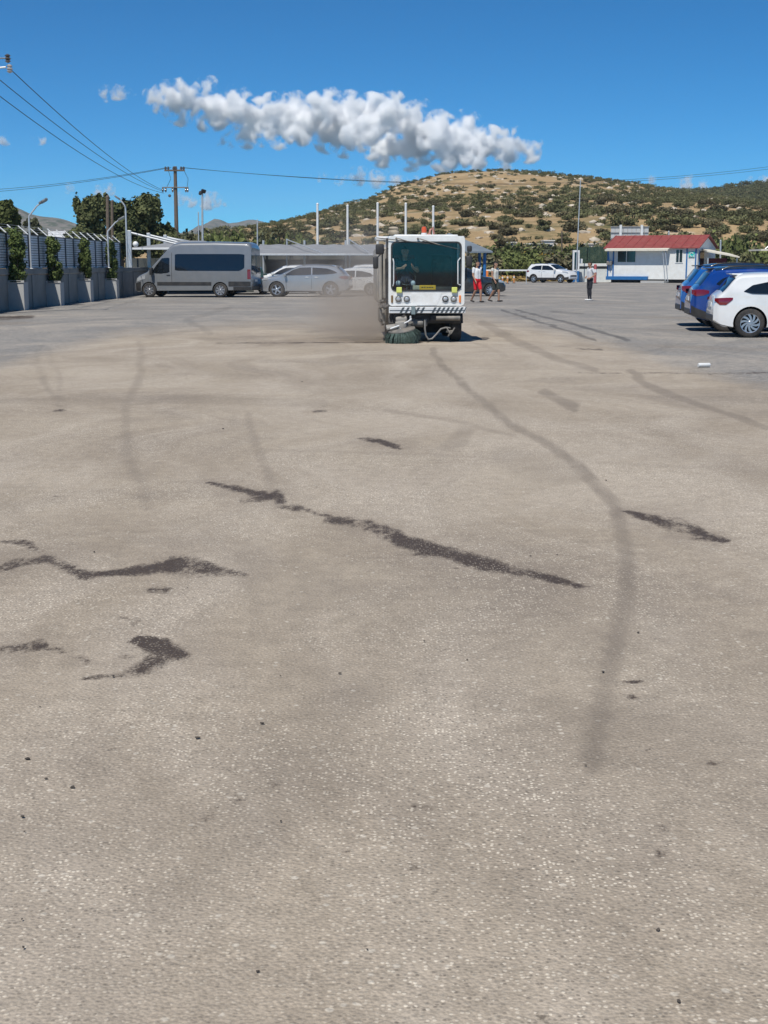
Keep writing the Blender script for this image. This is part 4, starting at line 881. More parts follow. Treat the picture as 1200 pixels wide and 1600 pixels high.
m = MB(); m.bbox(((x0 + x1) / 2, cd / 2 + 0.03, zc1 - 0.035), (x1 - x0 - 0.006, cd, 0.075), 0.03); m.bbox(((x0 + x1) / 2 , cd / 2 + 0.1, zc1 + 0.012), (x1 - x0 - 0.25, cd - 0.3, 0.05), 0.02); m.build('roof', CABW, cab, 30)
CABI = mat('cab_interior', (0.07, 0.08, 0.09), 0.7, var=0.2)
m = MB(); m.box(((x0 + x1) / 2, cd, (zc0 + zc1) / 2), (x1 - x0 - 0.04, 0.05, zc1 - zc0 - 0.09)); m.box(((x0 + x1) / 2, cd / 2, zc0 + 0.02), (x1 - x0 - 0.05, cd - 0.12, 0.04)); m.build('cab_back_and_floor', CABI, cab)
for s, X in ((-1, x0), (1, x1)):
    xx = X - s * 0.025
    m = MB()
    m.box((xx, 0.09, (zc0 + zc1) / 2), (0.045, 0.076, zc1 - zc0 - 0.08)); m.box((xx, cd - 0.04, (zc0 + zc1) / 2), (0.045, 0.10, zc1 - zc0 - 0.08)); m.box((xx, cd / 2 + 0.02, zc0 + 0.22), (0.043, cd - 0.22, 0.44)); m.build('door_frame', CABW, cab)
    MB().box((xx - s * 0.002, cd / 2 + 0.02, (zc0 + 0.44 + zc1 - 0.08) / 2), (0.012, cd - 0.22, zc1 - 0.08 - zc0 - 0.44)).build('side_window', CABG, cab)
    MB().tube([(X + s * 0.01, 0.18, zc0 + 0.5), (X + s * 0.05, 0.18, zc0 + 0.55), (X + s * 0.05, 0.18, zc0 + 0.95), (X + s * 0.01, 0.18, zc0 + 1.0)], 0.013, 6).build('door_grab_rail', BLK, cab)
# dark strip added to stand in for the dark side opening along the cab edge
MB().box((lx(604.4), 0.06, (lz(372) + lz(478)) / 2), (0.035, 0.10, lz(374) - lz(476))).build('side_opening_strip', DKST, cab)
# lower front: lamps
for k_, px in enumerate((622, 635, 695.5, 708.5)):
    h = bpy.data.objects.new('headlight', None); COL.objects.link(h); h.parent = cab; h.location = (lx(px), -0.002, lz(467.5))
    MB().lathe([(0.066, 0.01), (0.066, -0.022), (0.056, -0.026), (0.053, -0.008)], 24, 'Y').build('bezel', DKST if k_ == 2 else STEEL, h, 40)
    MB().lathe([(0.050, -0.012), (0.043, -0.024), (0.025, -0.032), (0.001, -0.035)], 20, 'Y').build('lens', HLG, h, 60)
for a, b in ((616, 642), (690, 716)): MB().bbox((lx((a + b) / 2), 0.0, lz(467.5)), ((b - a) * K, 0.012, 0.155), 0.004).build('headlight_panel', STRW, cab)
for px in (612, 718.5): MB().bbox((lx(px), -0.008, lz(467.5)), (0.04, 0.03, 0.15), 0.008).build('indicator', AMB if px > 700 else mat('brown_lens', (0.18, 0.10, 0.03), 0.3, coat=0.5), cab)
for px in (623, 709.5): MB().bbox((lx(px), -0.035, lz(453.5)), (0.115, 0.06, 0.115), 0.012).build('marker_lamp', LIMEL, cab)
m = MB(); zz = lz(461); m.box((lx(675), -0.002, zz), (0.045, 0.006, 0.012)); m.box((lx(678.5), -0.002, zz - 0.008), (0.03, 0.006, 0.010)); m.box((lx(682), -0.002, zz - 0.016), (0.02, 0.006, 0.008)); m.build('red_maker_mark', mat('logo_red', (0.60, 0.03, 0.05), 0.5), cab)
m = MB(); m.prism([(lx(643), lz(458.5)), (lx(690), lz(458.5)), (lx(682), lz(477)), (lx(651), lz(477))], -0.006, 0.001); m.build('front_hatch', CABW, cab)
# grab handles in front of the glass
for s, pts in ((0, [(613.5, 406), (614.5, 411), (614.5, 443), (613.5, 447)]), (1, [(718, 404.5), (714.5, 409), (714.5, 444), (718.5, 446)])):
    q = [(lx(a), -0.05, lz(b)) for a, b in pts]; q = [(q[0][0], -0.01, q[0][2])] + q + [(q[-1][0], -0.01, q[-1][2])]
    MB().tube(q, 0.012, 8).build('grab_handle', STRW, cab, 60)
# wipers
for (a, b), (c, d), (e1, e2) in (((618.5, 374.5), (636, 379), (690, 385)), ((652, 375), (686, 384.5), (716, 391))):
    w = bpy.data.objects.new('wiper', None); COL.objects.link(w); w.parent = cab
    P = lambda q, y: (lx(q[0]), y, lz(q[1]))
    m = MB(); m.tube([P((a, b), -0.02), P((a + 4, b + 0.5), -0.05), P((c, d), -0.05)], 0.011, 6); m.ball(P((a, b), -0.02), 0.022, 10, 6); m.build('arm', STEEL, w)
    dx, dz = lx(e1) - lx(c), lz(e2) - lz(d); m = MB(); m.tube([(lx(c) - dx * 0.9, -0.03, lz(d) - dz * 0.9), P((e1, e2), -0.03)], 0.009, 6); m.build('blade', BLK, w)
# interior: dashboard, sign, wheel, seat
m = MB(); m.bbox(((x0 + x1) / 2, 0.16, zc0 + 0.20), (x1 - x0 - 0.14, 0.20, 0.20), 0.04); m.build('dashboard', CABI, cab, 30)
MB().bbox((lx(660), 0.15, lz(450.5)), (0.40, 0.08, 0.10), 0.02).build('dash_box', CREAM, cab)
m = MB(); m.bbox((lx(668), 0.085, lz(450)), (0.34, 0.012, 0.10), 0.005); m.build('amber_sign', SIGNO, cab)
m = MB(); [m.box((lx(668) + q, 0.078, lz(450) + 0.004), (0.035, 0.003, 0.02)) for q in (-0.11, -0.06, 0.0, 0.05, 0.1)]; m.build('sign_lettering', STRD, cab)
m = MB(); m.tube([(lx(636) + 0.19 * math.cos(t), 0.33 + 0.10 * math.sin(t), zc0 + 0.56 + 0.14 * math.sin(t)) for t in np.linspace(0, 2 * PI, 25)], 0.014, 6, cap=False); m.tube([(lx(636), 0.33, zc0 + 0.56), (lx(636), 0.22, zc0 + 0.25)], 0.025, 8); m.build('steering_wheel', BLK, cab, 60)
for px in (634, 694): m = MB(); m.bbox((lx(px), 0.55, zc0 + 0.32), (0.46, 0.46, 0.14), 0.05); m.bbox((lx(px), 0.79, zc0 + 0.70), (0.44, 0.12, 0.70), 0.05); m.build('seat', MAROON if px < 650 else DKST, cab, 40)
# roof fittings
m = MB(); m.lathe([(0.075, 0), (0.075, 0.03), (0.115, 0.05), (0.12, 0.09), (0.09, 0.12), (0.095, 0.125), (0.11, 0.16), (0.08, 0.19), (0.02, 0.195)], 18, 'Z', (lx(617), 0.9, zc1 + 0.02)); m.build('air_intake_cap', BEIG, SW, 40)
b_ = bpy.data.objects.new('beacon', None); COL.objects.link(b_); b_.parent = SW; b_.location = (lx(664), 0.5, zc1 + 0.03)
MB().lathe([(0.06, 0), (0.06, 0.04), (0.04, 0.05)], 16, 'Z').build('base', STRW, b_, 40); MB().lathe([(0.052, 0.05), (0.055, 0.13), (0.04, 0.17), (0.005, 0.18)], 16, 'Z').build('lens', ORB, b_, 50)
m = MB(); m.tube([(lx(672), 0.55, zc1 + 0.02), (lx(674), 0.55, zc1 + 0.14), (lx(678), 0.55, zc1 + 0.20), (lx(680), 0.55, zc1 + 0.05)], 0.022, 8); m.bbox((lx(669), 0.55, zc1 + 0.035), (0.16, 0.12, 0.05), 0.01); m.build('roof_hose', mat('pink_hose', (0.42, 0.20, 0.16), 0.6, var=0.25), SW, 50)
# bumper with chevrons
bz0, bz1 = lz(489.5), lz(479.5); bm_ = bpy.data.objects.new('bumper', None); COL.objects.link(bm_); bm_.parent = SW
MB().bbox(((lx(607) + lx(727)) / 2, -0.03, (bz0 + bz1) / 2), (lx(727) - lx(607), 0.10, bz1 - bz0), 0.012).build('beam', STRW, bm_)
for px in (626, 634, 642, 650, 658, 676, 683, 690, 697, 704, 711, 718, 725):
    a = lx(px); w = 0.045 if px < 720 else 0.02; m = MB(); zm = (bz0 + bz1) / 2
    for z0, z1, sh in ((bz0 + 0.008, zm - 0.005, -0.035), (zm + 0.005, bz1 - 0.008, 0.0)): m.prism([(a + sh, z0), (a + sh + w, z0), (a + sh + 0.03 + w, z1), (a + sh + 0.03, z1)], -0.0845, -0.078)
    m.build('chevron_stripe', STRD, bm_)
MB().box(((lx(607) + lx(727)) / 2, -0.083, (bz0 + bz1) / 2 - 0.004), (lx(726) - lx(608), 0.012, 0.010)).build('bumper_groove', STRD, bm_)
MB().bbox((lx(645), -0.10, lz(485)), (0.085, 0.05, 0.17), 0.01).build('tow_bracket', mat('grey_bracket', (0.17, 0.22, 0.23), 0.5, var=0.15), bm_)
# underside
m = MB(); m.bbox((lx(668), 0.85, lz(498)), (1.40, 1.55, 0.20), 0.02); m.box((lx(672), 2.3, 0.75), (1.2, 3.2, 0.16)); m.bbox((lx(697), 0.06, lz(497)), (0.66, 0.10, 0.13), 0.03); m.bbox((lx(650), 0.25, lz(503)), (0.34, 0.28, 0.20), 0.05); m.build('chassis', DKST, SW, 30)
m = MB(); m.lathe([(0.05, -0.25), (0.055, 0.25)], 14, 'X', (lx(700), -0.01, lz(497))); m.lathe([(0.09, -0.1), (0.09, 0.12)], 16, 'X', (lx(652), 0.1, lz(505))); m.bbox((lx(665), 0.12, lz(504)), (0.08, 0.10, 0.16), 0.02); m.tube([(lx(648), 0.1, lz(500)), (lx(640), 0.05, lz(506)), (lx(634), 0.0, lz(508))], 0.05, 8); m.build('hydraulic_ram', STEEL, SW, 40)
m = MB(); m.tube([(lx(663.5), -0.02, lz(500)), (lx(663.5), -0.05, lz(514)), (lx(665), -0.06, lz(524)), (lx(669), -0.06, lz(530)), (lx(675), -0.05, lz(529)), (lx(682), -0.03, lz(522)), (lx(689), 0.0, lz(514)), (lx(697), 0.03, lz(512)), (lx(704), 0.05, lz(513))], 0.020, 8); m.build('suction_hose', HOSE, SW, 60)
m = MB(); m.tube([(lx(698), 0.02, lz(512)), (lx(703), -0.03, lz(520)), (lx(700), -0.03, lz(525)), (lx(706), 0.0, lz(520)), (lx(711), 0.02, lz(512))], 0.014, 6); m.bbox((lx(703), 0.08, lz(518)), (0.14, 0.06, 0.05), 0.012); m.build('linkage', STEEL, SW, 50)
m = MB(); m.box((lx(670), 0.9, 0.40), (0.86, 0.05, 0.42)); m.build('dirt_deflector', DKST, SW); m = MB(); m.box((lx(668), 1.6, 0.30), (1.1, 0.08, 0.34)); m.build('suction_mouth', DKST, SW)
# wheels
WK = wheel_meshes('sweeper', 0.33, 0.22, 'steel', STEEL)
for X, Y_ in ((lx(715.5), 0.62), (lx(617), 0.62), (lx(715.5), 2.9), (lx(617), 2.9)):
    e = bpy.data.objects.new('wheel', None); COL.objects.link(e); e.parent = SW; e.location = (X, Y_, 0.33); e.rotation_euler = (0, 0, PI / 2 if X > 0 else -PI / 2)
    link('tyre', WK[0], e); link('rim', WK[1], e)
m = MB()
for X in (lx(715.5), lx(617)):
    n = 12; vs = []
    for k in range(n + 1):
        t = PI * (0.05 + 0.9 * k / n); 
        for q in (-0.13, 0.13): vs.append((X + q, 0.62 - 0.40 * math.cos(t), 0.33 + 0.40 * math.sin(t)))
    m.add(vs, [(2 * k, 2 * k + 1, 2 * k + 3, 2 * k + 2) for k in range(n)])
m.build('mudguard', BLK, SW, 50)
# side brush: tilted disc of green bristles on an arm
br = bpy.data.objects.new('side_brush', None); COL.objects.link(br); br.parent = SW; br.location = (lx(627), -0.14, lz(519)); br.rotation_euler = (R(9), R(-8), 0); br.scale = (1.06, 1.06, 1.06)
m = MB(); m.lathe([(0.05, 0.10), (0.20, 0.095), (0.27, 0.07), (0.275, 0.05), (0.05, 0.04)], 28, 'Z'); m.build('disc', STEEL, br, 40)
m = MB()
for k in range(900):
    t = rng.uniform(0, 2 * PI); r0 = rng.uniform(0.17, 0.27); ln = rng.uniform(0.15, 0.25); fl = rng.uniform(0.05, 0.15) * (r0 / 0.27)
    c_, s_ = math.cos(t), math.sin(t); p0_ = Vector((r0 * c_, r0 * s_, 0.055)); p1_ = Vector(((r0 + fl * 0.75) * c_ , (r0 + fl * 0.75) * s_, 0.055 - ln * 0.5)); p2_ = Vector(((r0 + fl) * c_, (r0 + fl) * s_, 0.055 - ln)); w = Vector((-s_, c_, 0)) * 0.010
    dd = Vector((c_, s_, 0)) * 0.004
    m.add([p0_ - w, p0_ + w, p1_ + w + dd, p1_ - w + dd, p2_ + w, p2_ - w], [(0, 1, 2, 3), (3, 2, 4, 5)])
tag(m.build('bristles', BRIS, br), kind='stuff')
m = MB(); m.tube([(-0.22, -0.14, 0.135), (-0.05, -0.10, 0.16), (0.15, -0.05, 0.21), (0.22, 0.0, 0.24)], 0.016, 8); m.tube([(0.20, 0.0, 0.20), (0.21, 0.0, 0.30)], 0.018, 8); m.tube([(-0.02, -0.10, 0.10), (-0.02, -0.10, 0.17)], 0.014, 6); m.build('bracing_bar', STRW, br, 50)
m = MB(); m.lathe([(0.11, 0.08), (0.12, 0.16), (0.10, 0.22), (0.02, 0.23)], 18, 'Z'); m.bbox((-0.14, 0.06, 0.125), (0.30, 0.28, 0.06), 0.02); m.bbox((0.03, 0.12, 0.24), (0.22, 0.20, 0.10), 0.03); m.build('brush_motor', GREYB, br, 40)
m = MB(); m.tube([(0.05, 0.05, 0.25), (0.15, 0.25, 0.30), (0.25, 0.45, 0.28)], 0.05, 8); m.tube([(-0.1, 0.1, 0.2), (0.1, 0.2, 0.33), (0.3, 0.3, 0.30)], 0.02, 6); m.build('brush_arm', DKST, br, 50)
# hopper behind the cab, wider than the cab on the left
m = MB(); hx0, hx1 = lx(591), lx(722); m.bbox(((hx0 + hx1) / 2, 2.75, 1.38), (hx1 - hx0, 2.55, 1.20), 0.07); m.build('hopper', GREYB, SW, 30)
m = MB(); m.bbox(((lx(590) + lx(640)) / 2, 1.95, lz(372.5)), (lx(640) - lx(590), 1.0, 0.09), 0.03); m.build('hopper_lid', CABW, SW, 30)
m = MB()
for k, (px, pz, r_) in enumerate(((598, 470, 0.03), (595, 480, 0.022), (599, 488, 0.028), (596, 498, 0.02), (600, 505, 0.03))):
    m.tube([(lx(px), 0.35, lz(pz)), (lx(px - 1), 0.7, lz(pz + 4)), (lx(px + 1), 1.2, lz(pz - 3)), (lx(px), 1.6, lz(pz))], r_, 6)
m.bbox((lx(599), 0.95, lz(494)), (0.16, 1.0, 0.30), 0.03); m.build('side_pipes', STEEL, SW, 50)
m = MB(); m.bbox((lx(599), 1.1, lz(430)), (0.14, 0.5, 1.0), 0.02); m.tube([(lx(596), 0.8, lz(470)), (lx(596), 0.8, lz(385))], 0.035, 8); m.build('side_duct', GREYB, SW, 40)
# mirrors
def mir(pxs, pys, name='mirror'):
    MB().bbox((lx(sum(pxs) / 2), 0.02, lz(sum(pys) / 2)), ((pxs[1] - pxs[0]) * K, 0.12, (pys[1] - pys[0]) * K), 0.03).build(name, BLK, SW, 40)
mir((586.5, 599.5), (383, 399)); mir((582.5, 590.5), (402, 421)); mir((729, 736.5), (385.5, 395)); mir((727.5, 737), (401, 418))
m = MB(); m.tube([(x0, 0.05, lz(390)), (lx(600), 0.03, lz(392)), (lx(592), 0.02, lz(401)), (lx(587), 0.02, lz(405))], 0.014, 6); m.tube([(x1, 0.05, lz(395)), (lx(732), 0.03, lz(396)), (lx(734), 0.02, lz(412)), (x1, 0.05, lz(420))], 0.014, 6); m.tube([(lx(729), 0.03, lz(395)), (lx(727.5), 0.03, lz(412))], 0.010, 6); m.build('mirror_bracket', STEEL, SW, 50)
# driver behind the wheel
SIT = dict(hip=(0, 0.02, 0.93), chest=(0, 0.06, 1.27), neck=(0, 0.07, 1.44), head=(0, 0.03, 1.60), sh_l=(0.19, 0.06, 1.39), sh_r=(-0.19, 0.06, 1.39), el_l=(0.26, -0.14, 1.19), el_r=(-0.24, -0.16, 1.22),
    wr_l=(0.17, -0.36, 1.24), wr_r=(-0.10, -0.38, 1.24), ha_l=(0.13, -0.42, 1.29), ha_r=(-0.04, -0.42, 1.28), hj_l=(0.10, 0, 0.90), hj_r=(-0.10, 0, 0.90), kn_l=(0.16, -0.27, 0.93), kn_r=(-0.16, -0.27, 0.93), an_l=(0.15, -0.10, 0.55), an_r=(-0.15, -0.10, 0.55), to_l=(0.15, -0.24, 0.50), to_r=(-0.15, -0.24, 0.50))
cr, sr = math.cos(R(2)), math.sin(R(2)); dxl, dyl = lx(634), 0.47
make_person('driver in dark work jacket with pale stripes seated inside the sweeper cab', (sg.x + dxl * cr - dyl * sr, sg.y + dxl * sr + dyl * cr, zc0 + 0.32 + 0.02 - 0.78), R(2), SIT, dict(torso=OVER, sleeve=OVER, pelvis=OVER, thigh=OVER, knee=REFL, calf=OVER, shoe=SHOE, arm=SKIN), None, 1.70)

# ================================================================== FENCE AND WALL ON THE LEFT
CONC = mat('grey_concrete', (0.25, 0.25, 0.24), 0.9, var=0.15, scale=2.5, bump=0.3, bscale=30, dirt=(0.13, 0.13, 0.12), dirt_amt=0.6, dirt_scale=1.2)
CONC2 = mat('pale_concrete', (0.42, 0.42, 0.41), 0.9, var=0.12, scale=3, bump=0.2, dirt=(0.25, 0.24, 0.22), dirt_amt=0.4)
SLAT = mat('grey_slat', (0.68, 0.70, 0.73), 0.5, 0.2, var=0.08, scale=3); FPOST = mat('fence_post', (0.10, 0.105, 0.115), 0.5, 0.3, var=0.1)
GALV = mat('galvanised', (0.52, 0.54, 0.55), 0.4, 0.4, var=0.1, scale=10); WHM = mat('white_metal', (0.72, 0.73, 0.72), 0.4, var=0.06, dirt=(0.5, 0.46, 0.4), dirt_amt=0.25)
WOOD = mat('old_pole_wood', (0.13, 0.10, 0.075), 0.9, var=0.3, scale=14, bump=0.3); WIRE = mat('cable', (0.03, 0.035, 0.04), 0.6)
FX = -13.4
wall = thing('boundary_wall', 'dark grey concrete wall along the left side under the slatted fence', 'wall', (FX - 0.12, 57, 0))
pm_ = MB().bbox((0, 0, 0.62), (0.24, 2.94, 1.24), 0.02).mesh('wall_panel', CONC)
for k in range(14): link('panel', pm_, wall, (0, -20 + 3 * k + 1.5 - 0, 0))
cm_ = MB().bbox((0.01, 0, 1.36), (0.30, 2.97, 0.22), 0.015).mesh('coping', CONC)
for k in range(14): link('coping', cm_, wall, (0, -20 + 3 * k + 1.5, 0))
pl_ = MB().bbox((0.06, 0, 0.62), (0.20, 0.34, 1.238), 0.015).mesh('pilaster', CONC)
for k in range(14): link('pilaster', pl_, wall, (0, -20 + 3 * k, 0))
fence = thing('slat_fence', 'grey horizontal slat fence with slanted barb arms on top of the left wall', 'fence', (FX - 0.12, 47.5, 1.47))
Hs, BAY = 1.25, 1.5; NB = 20; Y0 = -7.5
sl_ = MB().box((0, 0, 0), (0.02, BAY - 0.05, 0.074)).mesh('slat', SLAT); po_ = MB().box((0.03, 0, Hs / 2), (0.05, 0.06, Hs)).mesh('post', FPOST)
ar_ = MB().tube([(0.02, 0, Hs - 0.02), (0.02, 0, Hs + 0.02), (-0.34, 0, Hs + 0.34)], 0.024, 6).mesh('arm', WHM); bp_ = MB().bbox((0.05, 0, 0.02), (0.14, 0.12, 0.05), 0.01).mesh('base_plate', WHM)
for b in range(NB + 1):
    y = Y0 + b * BAY
    link('post', po_, fence, (0, y, 0)); link('barb_arm', ar_, fence, (0, y, 0)); link('base_plate', bp_, fence, (0, y, 0))
    if b < NB:
        for k in range(13):
            o = link('slat', sl_, fence, (0.0, y + BAY / 2, 0.06 + k * 0.094), (0, R(rng.uniform(-4, 4)), 0))
MB().box((-0.06, Y0 + NB * BAY / 2, Hs / 2), (0.012, NB * BAY, Hs - 0.02)).build('slat_gap_shade', mat('gap_shade_dark', (0.05, 0.055, 0.06), 0.8), fence)  # added dark sheet, stands in for shade in the gaps between slats
top_ = MB().box((0.02, Y0 + NB * BAY / 2, Hs - 0.0), (0.045, NB * BAY, 0.035)).build('top_rail', FPOST, fence)
for q in (0.35, 0.68, 1.0): MB().tube([(0.02 - 0.36 * q, Y0, Hs + 0.02 + 0.32 * q), (0.02 - 0.36 * q, Y0 + NB * BAY, Hs + 0.02 + 0.32 * q)], 0.005, 4).build('barbed_wire', GALV, fence)
# lamp posts by the fence
def lamp(label, x, Y, bend_y, tip, X=None, r=0.035, zb=1.4):
    b = at(x, bend_y, Y); t = at(tip[0], tip[1], Y); o = thing('street_lamp', label, 'street lamp', (b.x, Y, 0), 0, 'lamps along the fence')
    d = t.x - b.x; s = 1 if d > 0 else -1
    m = MB(); m.tube([(0, 0, zb), (0, 0, b.z - 0.1), (0.02 * s, 0, b.z), (d * 0.5, 0, b.z + (t.z - b.z) * 0.62), (d * 0.8, 0, b.z + (t.z - b.z) * 0.86)], [r, r, r * 0.95, r * 0.8, r * 0.7], 10); m.build('pole', GALV, o, 50)
    m = MB(); a = math.atan2((t.z - b.z) * 0.25, d * 0.4); m.bbox((0, 0, 0), (0.36, 0.15, 0.09), 0.03); h = m.build('lamp_head', mat('lamp_head_grey', (0.16, 0.17, 0.17), 0.45, var=0.1), o, 40); h.location = (d * 0.9, 0, b.z + (t.z - b.z) * 0.95); h.rotation_euler = (0, -a if s > 0 else PI - a, 0)
    MB().bbox((0, 0, 0), (0.24, 0.11, 0.02), 0.008).build('lens', HLG, h, None, (0.02, 0, -0.05))
    MB().bbox((0.02, 0, zb), (0.12, 0.12, 0.03), 0.008).build('base_plate', GALV, o)
lamp('bent grey street lamp standing at the nearest cypress on the left wall', 45, 50.75, 337, (70, 313), zb=1.47)
lamp('low lamp with bare curved arm between the far cypresses', 168, 65.2, 361, (192, 340), r=0.04, zb=1.47)
lamp('taller lamp with dark head in front of the trees', 196, 80, 322, (182, 308), r=0.05, zb=0.0)
# near overhead line support, mostly outside the frame
pA = at(-30, 100, 45.0)
up = thing('line_pole', 'pale arm with insulators cut by the left picture edge', 'utility pole', (pA.x, 45, 0))
MB().tube([(0, 0, 0), (0, 0, pA.z + 1.0)], [0.14, 0.09], 10).build('pole', WOOD, up)
tp1 = at(15, 107, 45); tp0 = at(12, 91, 45)
m = MB(); m.tube([(0, 0, tp1.z - 0.02), (tp1.x - pA.x - 0.12, 0, tp1.z + 0.04)], 0.03, 8); m.build('arm', WHM, up); m = MB(); m.tube([(0, 0, tp0.z), (tp0.x - pA.x - 0.05, 0, tp0.z)], 0.02, 8); m.build('arm', STEEL, up)
INSU = mat('insulator', (0.10, 0.09, 0.085), 0.25, var=0.2, coat=0.5)
for t in (tp0, tp1):
    m = MB(); m.lathe([(0.03, -0.14), (0.10, -0.09), (0.05, -0.06), (0.11, -0.01), (0.05, 0.03), (0.10, 0.08), (0.03, 0.13)], 14, 'Z', (t.x - pA.x, 0, t.z)); m.build('insulator', INSU if t is tp0 else mat('pale_insulator', (0.45, 0.43, 0.42), 0.3, coat=0.5), up, 40)
# utility pole
UY = 110.0; ub = at(277, 420, UY); ut = at(272, 262, UY)
pole = thing('utility_pole', 'tall wooden utility pole with two crossarms behind the carport', 'utility pole', (ub.x, UY, 0))
MB().tube([(0, 0, 0), (ut.x - ub.x + 0.08, 0, ut.z + 0.1)], [0.20, 0.13], 12).build('pole', WOOD, pole, 60)
dx = ut.x - ub.x + 0.06
za = at(272, 266.5, UY).z; zb_ = at(272, 293, UY).z
MB().bbox((dx, -0.16, za), (1.62, 0.12, 0.13), 0.015).build('crossarm', WOOD, pole); MB().bbox((dx + 0.02, -0.18, zb_), (2.1, 0.08, 0.08), 0.012).build('crossarm', STEEL, pole)
for X in (-0.72, -0.5, -0.08, 0.12, 0.52, 0.72): m = MB(); m.lathe([(0.03, 0.06), (0.09, 0.10), (0.10, 0.17), (0.06, 0.20), (0.08, 0.26), (0.03, 0.30)], 10, 'Z'); m.build('insulator', INSU, pole, 40, (dx + X, -0.16, za))
for X in (-0.98, -0.74, -0.2, 0.85, 1.0): m = MB(); m.lathe([(0.03, 0.0), (0.08, -0.06), (0.05, -0.12), (0.09, -0.20), (0.05, -0.28), (0.07, -0.34), (0.02, -0.38)], 10, 'Z'); m.build('insulator', INSU, pole, 40, (dx + X, -0.18, zb_))
m = MB(); m.tube([(dx + 0.75, -0.16, za), (dx + 1.05, -0.1, (za + zb_) / 2), (dx + 0.95, -0.18, zb_ - 0.1)], 0.018, 5); m.tube([(dx - 0.5, -0.16, za), (dx - 0.3, -0.25, (za + zb_) / 2), (dx - 0.72, -0.18, zb_ - 0.1)], 0.018, 5); m.build('jumper_wire', WIRE, pole)
MB().ball((0, 0, 0), 0.12, 10, 8).build('transformer_fuse', INSU, pole, 50, (dx - 0.45, -0.2, at(267, 306, UY).z))
def cable(label, p, q, sag, r=0.03, n=24):
    p, q = Vector(p), Vector(q); pts = []
    for k in range(n + 1): t = k / n; v = p.lerp(q, t); v.z -= sag * 4 * t * (1 - t); pts.append(v)
    tag(MB().tube(pts, r, 5).build('power_line', WIRE), label, 'power line', 'overhead power lines')
cable('topmost overhead wire running from the near insulator to the utility pole', (tp1.x, 45, tp1.z), (ub.x + dx - 0.74, UY - 0.18, zb_ - 0.3), 0.5, 0.015)
q_ = at(-40, 92, 45); cable('middle overhead wire sloping down to the utility pole', (q_.x, 45, q_.z), (ub.x + dx - 0.98, UY - 0.18, zb_ - 0.3), 0.5, 0.015)
q_ = at(-40, 120, 45); cable('lowest overhead wire sloping down to the utility pole', (q_.x, 45, q_.z), (ub.x + dx - 0.9, UY - 0.18, zb_ - 0.45), 0.6, 0.015)
for k, (dz, lb) in enumerate(((0, 'upper'), (-0.35, 'lower'))):
    a = at(-60, 299 + 4 * k, 130); cable(lb + ' level wire leaving the utility pole to the left', a, (ub.x + dx - 0.6 + 0.3 * k, UY - 0.16, za + 0.22), 0.3, 0.018)
    a = at(1300, 246 + 4 * k, 150); cable(lb + ' long wire leaving the utility pole to the right above the hill', (ub.x + dx + 0.5 + 0.2 * k, UY - 0.16, za + 0.22), a, 1.9, 0.017, 40)
# ================================================================== POLES
def post(name, label, cat, x, ytop, Y, r, m, group=None, x2=None, rt=None):
    t = at(x, ytop, Y); X0 = at(x2 if x2 is not None else x, 410, Y).x
    o = thing(name, label, cat, (X0, Y, 0), 0, group)
    MB().tube([(0, 0, 0), (0, 0, 0.12)], r * 1.9, 10).build('base', CONC2, o); MB().tube([(0, 0, 0), (t.x - X0, 0, t.z)], [r, rt or r * 0.8], 10).build('shaft', m, o, 60); MB().ball((t.x - X0, 0, t.z), (rt or r * 0.8) * 1.15, 8, 6).build('cap', m, o, 60)
    return o, t, X0
for x, yt, w in ((496, 319, 'first'), (543, 321.5, 'second'), (590, 318, 'third'), (634, 318.5, 'fourth'), (677, 323, 'fifth')):
    post('white_pole', w + ' of the five tall white poles behind the carport, counted from the van', 'pole', x, yt, 102, 0.095, WHM, 'tall white poles', rt=0.085)
post('thin_pole', 'thin pole standing between the van roof and the white poles', 'pole', 402, 344, 102, 0.06, GALV)
o, t, X0 = post('floodlight_pole', 'grey floodlight pole beside the utility pole', 'floodlight', 316, 303, 98, 0.085, GALV)
for s in (-1, 1): m = MB(); m.bbox((0, 0, 0), (0.34, 0.16, 0.26), 0.03); h = m.build('floodlight', BLK, o, 40, (t.x - X0 + s * 0.10, -0.10 * s, t.z + 0.08 + 0.1 * (s > 0)), (R(25 * s), R(10 * s), R(40 * s)))
post('thin_pole', 'weathered slim post next to the floodlight pole', 'pole', 310, 332, 100, 0.05, GALV)
o, t, X0 = post('lighting_mast', 'very tall thin mast near the entrance in front of the hill', 'mast', 907, 282, 127, 0.055, GALV, None, 900.5)
post('wooden_pole', 'short brown wooden pole standing in the trees', 'pole', 168, 308, 86, 0.13, WOOD, 'wooden poles in the trees'); post('wooden_pole', 'thinner wooden pole beside the brown pole in the trees', 'pole', 175, 315, 88, 0.11, WOOD, 'wooden poles in the trees')
post('wooden_pole', 'small dark pole on the lower slope left of the mast', 'pole', 878, 362, 150, 0.09, WOOD); post('thin_pole', 'pale post behind the gable of the cabin', 'pole', 1126, 376, 150, 0.11, GALV); post('thin_pole', 'short pale stub above the red roof', 'pole', 1045, 362, 142, 0.10, GALV)
